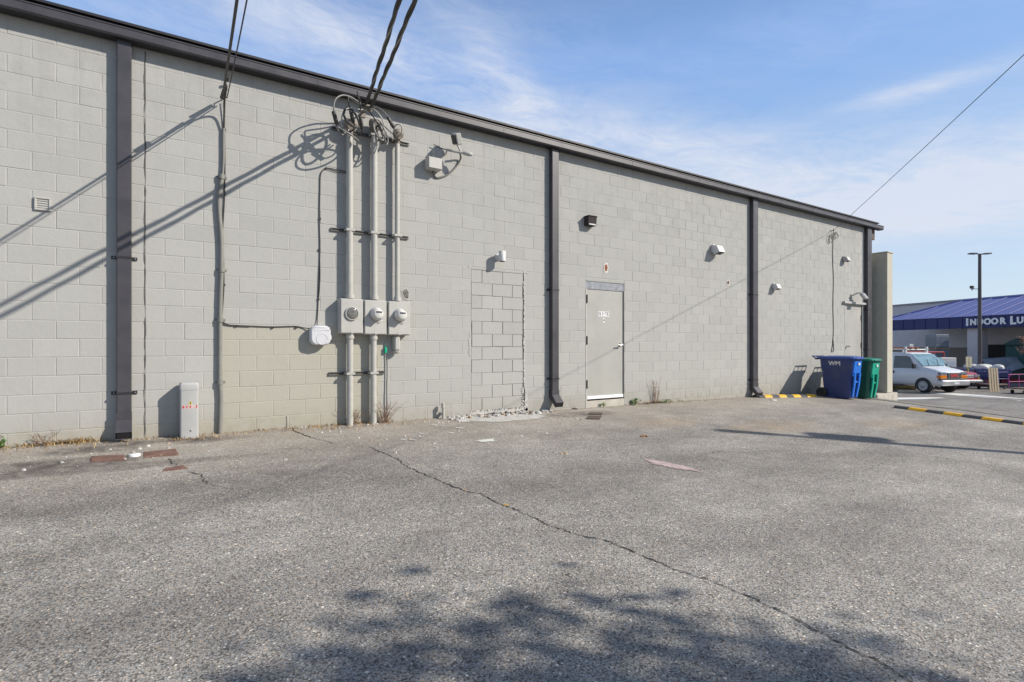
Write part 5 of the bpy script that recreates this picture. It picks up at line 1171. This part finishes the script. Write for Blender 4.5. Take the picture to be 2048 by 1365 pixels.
def mk_van():
    p = PL(22.3, 31.3); hd = RV*.276-FV*.96
    o = thing('cargo_van', 'white cargo van with ladder rack parked across the lot', 'van', p.to_tuple(), None, terr_rot(p, hd))
    M_vw = mat('white_van_paint', (.68, .69, .71), .3, 0, .03, 2, .0, coat=.4)
    mb = MB(); car_rings([(-2.85, .45, 1.15, 2.0, .96, .84), (-2.75, .38, 1.18, 2.14, .99, .87), (.85, .36, 1.18, 2.14, 1.0, .87), (1.1, .36, 1.2, 2.10, 1.0, .86), (1.42, .36, 1.22, 1.82, 1.0, .85), (1.80, .36, 1.24, 1.40, 1.0, .88), (2.1, .38, 1.2, 1.34, .99, .86), (2.5, .42, 1.14, 1.26, .97, .84), (2.72, .44, 1.08, 1.19, .95, .82), (2.80, .46, 1.0, 1.1, .93, .8)], mb); mb.build('body', M_vw, o)
    mb = MB(); mb.add([V(1.14, -.80, 2.03), V(1.14, .80, 2.03), V(1.80, .84, 1.41), V(1.80, -.84, 1.41)], [(0, 1, 2, 3)])
    mb.v = [v+V(.03, 0, .03) for v in mb.v]; mb.build('windscreen', M_wind, o)
    side_window(o, [(.25, 1.27), (1.50, 1.29), (1.15, 1.88), (1.0, 1.95), (.25, 1.95)], 1.0, 1.18, .87, 2.1)
    side_window(o, [(-.75, 1.24), (.05, 1.24), (.05, 1.92), (-.75, 1.92)], 1.0, 1.18, .87, 2.1)
    for s in (1, -1):
        mb = MB(); mb.box(.16, .175, s*1.0-.008, s*1.0+.008, .45, 1.2); mb.build('door_seam', M_blackm, o)
        mb = MB(); mb.box(.26, .34, s*1.0-.02, s*1.0+.03, .98, 1.12, .01); mb.build('door_handle', M_blackm, o)
        mb = MB(); mb.box(1.5, 1.62, s*1.02, s*1.24, 1.28, 1.55, .03); mb.build('side_mirror', M_blackm, o)
        mb = MB(); mb.box(2.66, 2.835, s*.50, s*.955, .97, 1.13, .03); mb.build('headlight', M_lampc, o)
        mb = MB(); mb.box(2.62, 2.832, s*.50, s*.965, .80, .962, .02); mb.build('turn_signal', M_amber, o)
        for x in (1.95, -1.75): wheel(o, x, s*.876, .375, .26)
    mb = MB(); mb.box(2.955, 2.975, -.18, .18, .50, .62); mb.build('number_plate', mat('plain_plate', (.55, .56, .58), .5), o)
    for y in (-.45, .25): mb = MB(); mb.tube([V(1.86, y, 1.42), V(1.50, y+.35, 1.76)], .012, 5); mb.build('wiper', M_blackm, o)
    mb = MB(); mb.box(2.76, 2.85, -.46, .46, .80, 1.10, .02); mb.build('grille', mat('dark_grille', (.06, .06, .065), .5), o)
    mb = MB(); text(mb, 'GMC', .21, V(2.853, 0, .95), (0, 1, 0), (0, 0, 1), 0, .008, .008, 'CENTER', 1.2); mb.build('grille_badge', mat('red_badge', (.55, .06, .06), .4), o)
    mb = MB(); mb.box(2.62, 2.96, -1.0, 1.0, .43, .72, .06); mb.build('bumper', M_chrome, o)
    mb = MB(); mb.box(2.6, 2.84, -.95, .95, .715, .80, .02); mb.build('bumper_gap', M_blackm, o)
    mb = MB()
    for x in (-2.2, -.6, .8): mb.tube([V(x, -.85, 2.05), V(x, -.8, 2.3), V(x, .8, 2.3), V(x, .85, 2.05)], .035, 6)
    for y in (-.78, .78): mb.tube([V(-2.3, y, 2.3), V(.9, y, 2.3)], .03, 6); mb.box(.74, .86, y-.05, y+.05, 2.05, 2.45, .01)
    rk = mb.build('ladder_rack', M_wpaint, o)
    mb = MB()
    for y in (-.35, .05): mb.box(-2.4, .9, y-.03, y+.03, 2.35, 2.43)
    for i in range(11): mb.tube([V(-2.3+i*.3, -.35, 2.39), V(-2.3+i*.3, .05, 2.39)], .02, 5)
    mb.build('ladder', mat('orange_ladder', (.42, .13, .06), .6), rk)
    mb = MB(); mb.box(.35, .75, -.4, -.1, 2.43, 2.6, .02); mb.build('roof_box', mat('grey_roof_box', (.35, .38, .40), .5), rk)
mk_van()
def mk_pickup(name, label, xc, zc, hx, hz, paint, rear=False):
    p = PL(xc, zc); hd = (RV*hx+FV*hz).normalized()
    o = thing(name, label, 'pickup truck', p.to_tuple(), None, terr_rot(p, hd))
    mb = MB(); car_rings([(-2.7, .55, 1.0, 1.08, .93, .86), (-2.65, .5, 1.02, 1.10, .95, .88), (-.55, .45, 1.05, 1.12, .95, .88), (-.5, .45, 1.06, 1.75, .95, .74), (-.35, .42, 1.06, 1.80, .95, .74), (.55, .42, 1.06, 1.80, .95, .74), (1.05, .42, 1.05, 1.18, .95, .82), (1.3, .42, 1.0, 1.12, .94, .8), (2.3, .45, .92, 1.02, .92, .78), (2.55, .47, .88, .96, .90, .76), (2.62, .5, .82, .9, .88, .74)], mb)
    mb.build('body', paint, o)
    mb = MB(); mb.add([V(.60, -.68, 1.76), V(.60, .68, 1.76), V(1.06, .76, 1.2), V(1.06, -.76, 1.2)], [(0, 1, 2, 3)]); mb.v = [v+V(.025, 0, .03) for v in mb.v]; mb.build('windscreen', M_wind, o)
    mb = MB(); mb.add([V(-.515, -.62, 1.68), V(-.515, .62, 1.68), V(-.515, .72, 1.2), V(-.515, -.72, 1.2)], [(0, 1, 2, 3)]); mb.build('rear_window', M_cglass, o)
    side_window(o, [(-.3, 1.1), (.92, 1.1), (.5, 1.66), (-.3, 1.66)], .95, 1.06, .74, 1.8)
    mb = MB(); mb.box(-2.6, -.6, -.72, .72, 1.098, 1.125); mb.build('bed_floor', M_blackm, o)
    for s in (1, -1):
        mb = MB(); mb.box(2.52, 2.665, s*.42, s*.88, .70, .86, .03); mb.build('headlight', M_lampc, o)
        mb = MB(); mb.box(2.42, 2.655, s*.72, s*.905, .60, .69, .02); mb.build('turn_signal', M_amber, o)
        mb = MB(); mb.box(-2.73, -2.68, s*.70, s*.90, .72, 1.0, .01); mb.build('tail_light', mat('red_lens', (.35, .015, .015), .3), o)
        mb = MB(); mb.box(.9, 1.02, s*.95, s*1.12, 1.1, 1.28, .03); mb.build('side_mirror', M_blackm, o)
        for x in (1.75, -1.6): wheel(o, x, s*.836, .36, .24)
    mb = MB(); mb.box(2.60, 2.66, -.41, .41, .68, .86, .02); mb.build('grille', mat('chrome_grille', (.45, .45, .46), .3, .6), o)
    mb = MB(); mb.box(2.50, 2.80, -.94, .94, .42, .58, .04); mb.build('bumper', M_chrome, o)
    mb = MB(); mb.box(-2.85, -2.66, -.9, .9, .45, .60, .03); mb.build('rear_bumper', M_blackm, o)
    if rear:
        mb = MB(); mb.box(-2.73, -2.70, -.68, .68, .66, 1.02, .01); tg = mb.build('tailgate', paint, o)
        mb = MB(); mb.box(-2.745, -2.731, -.08, .08, .83, .91, .01); mb.build('tailgate_badge', M_wpaint, tg)
    return o
mk_pickup('pickup_truck', 'red pickup truck with chrome bumper parked beside the white van', 25.1, 33.5, .26, -.96, mat('red_car_paint', (.36, .03, .05), .3, 0, .04, 2, 0, coat=.5))
def mk_trailer():
    p = PL(29.6, 34.6); o = thing('utility_trailer', 'dark blue low trailer with white bags heaped on top, right of the red pickup', 'trailer', p.to_tuple(), None, terr_rot(p, (RV*.3+FV*.95).normalized()))
    M_tb = mat('blue_car_paint', (.016, .025, .12), .35, 0, .06, 2, 0, coat=.3)
    mb = MB(); mb.box(-1.5, 1.5, -.95, .95, .55, 1.1, .05); mb.build('trailer_box', M_tb, o)
    mb = MB(); mb.box(-1.56, -1.501, -.88, .88, .6, 1.02, .02); mb.build('tailgate', M_tb, o)
    mb = MB(); mb.box(-1.585, -1.561, -.12, .12, .80, .93, .01); mb.build('badge', M_wpaint, o)
    for s in (-1, 1): mb = MB(); mb.box(-1.585, -1.561, s*.72, s*.86, .66, .76, .01); mb.build('tail_light', mat('red_lens', (.35, .015, .015), .3), o); wheel(o, .1, s*.846, .33, .22)
    mb = MB(); mb.box(-1.45, 1.4, -.06, .06, .42, .55); mb.tube([V(1.4, 0, .5), V(2.6, 0, .5)], .05, 8); mb.build('chassis', M_blackm, o)
    for x, y, q in ((-1.0, -.45, .30), (-1.0, .35, .34), (-.3, -.1, .4), (.5, .3, .36)):
        mb = MB(); mb.lathe(V(x, y, 1.09), (0, 0, 1), [(0, q), (.10, q*1.08), (.2, q*.9), (.26, q*.5), (.28, .02)], 12); mb.build('bag', M_wpaint, o)
mk_trailer()
def mk_suv():
    p = PL(33.9, 33.6); o = thing('parked_suv', 'dark grey sport utility car at the right edge behind the carts', 'car', p.to_tuple(), None, terr_rot(p, (RV*.5+FV*.86).normalized()))
    mb = MB(); car_rings([(-2.3, .5, .95, 1.45, .88, .70), (-2.2, .42, 1.0, 1.72, .92, .74), (-1.2, .4, 1.0, 1.78, .94, .74), (.2, .4, 1.0, 1.76, .94, .74), (.95, .4, .98, 1.12, .94, .80), (1.9, .42, .88, 1.0, .91, .76), (2.25, .46, .78, .88, .86, .7)], mb); mb.build('body', mat('grey_car_paint', (.10, .11, .13), .3, 0, .04, 2, 0, coat=.5), o)
    side_window(o, [(-2.0, 1.06), (.75, 1.06), (.2, 1.6), (-1.9, 1.62)], .94, 1.0, .74, 1.78)
    mb = MB(); mb.add([V(-2.28, -.62, 1.52), V(-2.28, .62, 1.52), V(-2.36, .74, 1.05), V(-2.36, -.74, 1.05)], [(0, 1, 2, 3)]); mb.build('rear_window', M_cglass, o)
    mb = MB(); mb.add([V(.28, -.66, 1.74), V(.28, .66, 1.74), V(.96, .76, 1.16), V(.96, -.76, 1.16)], [(0, 1, 2, 3)]); mb.v = [v+V(.025, 0, .03) for v in mb.v]; mb.build('windscreen', M_wind, o)
    for s in (1, -1):
        mb = MB(); mb.box(-2.36, -2.2, s*.66, s*.88, .8, 1.02, .02); mb.build('tail_light', mat('red_lens', (.35, .015, .015), .3), o)
        for x in (1.4, -1.4): wheel(o, x, s*.83, .35, .24)
    mb = MB()
    for s in (1, -1): mb.tube([V(-1.9, s*.62, 1.78), V(-1.8, s*.62, 1.84), V(.0, s*.62, 1.84), V(.15, s*.62, 1.77)], .02, 6)
    mb.build('roof_rail', M_chrome, o)
    mb = MB(); mb.box(-2.45, -2.2, -.88, .88, .45, .62, .04); mb.build('bumper', M_blackm, o)
mk_suv()
# lumber carts and boards
def mk_cart(xc, zc, label, c, hx):
    p = PL(xc, zc); o = thing('lumber_cart', label, 'cart', p.to_tuple(), 'lumber carts on the lot', terr_rot(p, (RV*hx+FV*.25).normalized()))
    mb = MB(); mb.box(-.75, .75, -.36, .36, .26, .32, .01); mb.build('platform', mat('cart_deck', (.16, .11, .08), .8), o)
    mb = MB()
    for x in (-.72, 0, .72): mb.tube([V(x, -.36, .3), V(x, -.36, 1.0)], .02, 6); mb.tube([V(x, .36, .3), V(x, .36, 1.0)], .02, 6)
    for y in (-.36, .36):
        for z in (.62, 1.0): mb.tube([V(-.72, y, z), V(.72, y, z)], .02, 6)
    mb.build('cart_rail', c, o)
    for x in (-.6, .6):
        for y in (-.28, .28): mb = MB(); mb.lathe(V(x, y-.025, .11), (0, 1, 0), [(0, .11), (.05, .11)], 14); mb.build('caster', M_black, o)
mk_cart(26.9, 28.6, 'tubular lumber cart with magenta rails at the right edge, in front of the dark car', mat('magenta_paint', (.34, .04, .20), .5), 1)
mk_cart(27.7, 31.6, 'tubular lumber cart with dark blue rails beside the leaning boards', mat('cart_blue_paint', (.03, .035, .22), .5), .95)
q = PL(26.3, 29.9); bs = []
for i in range(4):
    mb = MB(); b = q+RV*(i*.14-.16); t = b+V(0, 0, 1.28)+RV*.13+FV*.25; u = RV*.045; w = FV*.02
    mb.add([b-u-w, b+u-w, b+u+w, b-u+w, t-u-w, t+u-w, t+u+w, t-u+w], [(0, 1, 2, 3), (4, 5, 6, 7), (0, 1, 5, 4), (1, 2, 6, 5), (2, 3, 7, 6), (3, 0, 4, 7)])
    tag(mb.build('lumber_board', mat('raw_pine', (.52, .42, .28), .75, 0, .15, 10)), 'pale timber board in the leaning row in front of the dark car', 'board', 'boards leaning in a row')
# verge and kerb by the van
mb = MB(); vg = [G(1770, 784), G(1832, 781), G(1828, 776), G(1772, 774)]
for i in range(2600):
    a, b = R_(0, 1), R_(0, 1); p = vg[0].lerp(vg[1], a).lerp(vg[3].lerp(vg[2], a), b); p = zp(p); h = R_(.05, .16); d = V(R_(-.06, .06), R_(-.06, .06), h); s = V(R_(-1, 1), R_(-1, 1), 0).normalized()*.012
    mb.add([p-s, p+s, p+d], [(0, 1, 2)], 0, False, R_(0, 1))
struct(mb.build('grass_verge', mk_leaf('verge_grass', (.09, .10, .03), (.34, .27, .12))), 'stuff', label='small strip of dry grass beside the white van', category='grass')
A, B = G(1798, 785.5), G(1866, 785.5); d = (B-A).normalized(); u = V(-d.y, d.x, 0)*.10; mb = MB()
mb.add([p+V(0, 0, z) for z in (-.1, .14) for p in (zp(A)-u, zp(B)-u, zp(B)+u, zp(A)+u)], [(0, 1, 2, 3), (4, 5, 6, 7), (0, 1, 5, 4), (1, 2, 6, 5), (2, 3, 7, 6), (3, 0, 4, 7)])
tag(mb.build('concrete_kerb', mat('tan_kerb', (.50, .40, .30), .85, 0, .1, 5, .3)), 'short tan concrete kerb on the lot in front of the white van wheels', 'kerb')
# ------------------------------------------------------------------ trees and the pole that shades the lot
def bare_tree(p, h, label, leaves):
    o = thing('bare_tree', label, 'tree', p.to_tuple()); mb = MB(); tips = []
    def br(a, d, L, r, lv):
        b = a+d*L; mid = a.lerp(b, .5)+V(R_(-1, 1), R_(-1, 1), R_(-.3, .6))*L*.06; mb.tube([a, mid, b], [r, r*.8, r*.6], 5)
        tips.append(b)
        if lv == 0: return
        for i in range(3 if lv > 1 else 4):
            nd = (d+V(R_(-1, 1), R_(-1, 1), R_(-.35, .7))*.75).normalized(); br(a.lerp(b, R_(.5, 1)), nd, L*R_(.55, .8), r*.55, lv-1)
    br(p, V(.03, -.02, 1), h*.34, .11, 5); mb.build('trunk', mat('grey_bark', (.16, .12, .10), .9, 0, .2, 14, .4), o)
    mb = MB()
    for i in range(leaves):
        c = random.choice(tips)+V(R_(-.25, .25), R_(-.25, .25), R_(-.2, .2)); s = R_(.03, .07); a = V(R_(-1, 1), R_(-1, 1), R_(-1, 1)).normalized(); b = a.orthogonal().normalized(); mb.add([c-a*s, c+b*s*.6, c+a*s, c-b*s*.6], [(0, 1, 2, 3)], 0, False, R_(0, 1))
    mb.build('crown', mk_leaf('autumn_leaf', (.20, .07, .04), (.45, .22, .14)), o)
q = PL(30.6, 31.8); bare_tree(q, 4.6, 'thin bare tree with reddish autumn leaves at the right edge before the store', 900)
def shade_tree(gnd, k, label):
    c = gnd+SUN*k; base = V(c.x, c.y, zg(c.x, c.y)); o = thing('shade_tree', label, 'tree', base.to_tuple())
    mb = MB(); M_bark = mat('brown_bark', (.12, .085, .06), .9, 0, .25, 12, .5); mb.tube([base-V(0, 0, .1), base.lerp(c, .4)+V(.1, .05, 0), V(c.x, c.y, c.z-1.0), c], [.26, .2, .14, .07], 9)
    nodes = []
    for i in range(52):
        a = R_(0, 6.28); d = V(math.cos(a)*1.35, math.sin(a), R_(-.25, .8)).normalized(); L = R_(1.4, 4.3); s = base.lerp(c, R_(.5, 1)); e = s+V(d.x*L, d.y*L, d.z*L*.75); mb.tube([s, s.lerp(e, .5)+V(0, 0, .18), e], [.06, .04, .015], 5); nodes += [s.lerp(e, t) for t in (.4, .6, .75, .9, 1)]
    mb.build('trunk', M_bark, o); mb = MB()
    for nd in nodes:
        for i in range(110):
            p = nd+V(random.gauss(0, .32), random.gauss(0, .32), random.gauss(0, .24)); s = R_(.05, .11); a = V(R_(-1, 1), R_(-1, 1), R_(-1, 1)).normalized(); b = a.orthogonal().normalized(); mb.add([p-a*s, p+b*s*.6, p+a*s, p-b*s*.6], [(0, 1, 2, 3)], 0, False, R_(0, 1))
    mb.build('crown', mk_leaf('oak_leaf', (.05, .09, .025), (.14, .17, .05)), o); return o
random.seed(21)
shade_tree(V(-.95, -7.86, -.35), 8.4, 'leafy tree outside the lower right edge whose shade falls on the near asphalt')
T = G(1436, 861); kk = 8.6; base = T+V(SUN.x*kk, SUN.y*kk, 0); base.z = zg(base.x, base.y); ztop = T.z+SUN.z*kk
o = thing('utility_pole', 'wooden utility pole with a transformer drum beyond the right edge', 'utility pole', base.to_tuple())
M_wood = mat('weathered_pole_wood', (.20, .15, .11), .9, 0, .2, 10, .4)
mb = MB(); mb.tube([base-V(0, 0, .2), V(base.x, base.y, ztop)], [.11, .075], 12); mb.build('pole_shaft', M_wood, o)
hh = V(SUN.x, SUN.y, 0).normalized(); sdv = V(-hh.y, hh.x, 0)
mb = MB(); mb.lathe(V(base.x, base.y, ztop-1.75)-hh*.0+sdv*.26, (0, 0, 1), [(0, .1), (.04, .2), (.7, .2), (.75, .12)], 16); mb.build('transformer', mat('grey_transformer', (.35, .36, .36), .5), o)
mb = MB(); mb.tube([V(base.x, base.y, ztop-.55), V(base.x, base.y, ztop-.02)], .12, 10); mb.build('pole_head', M_wood, o)
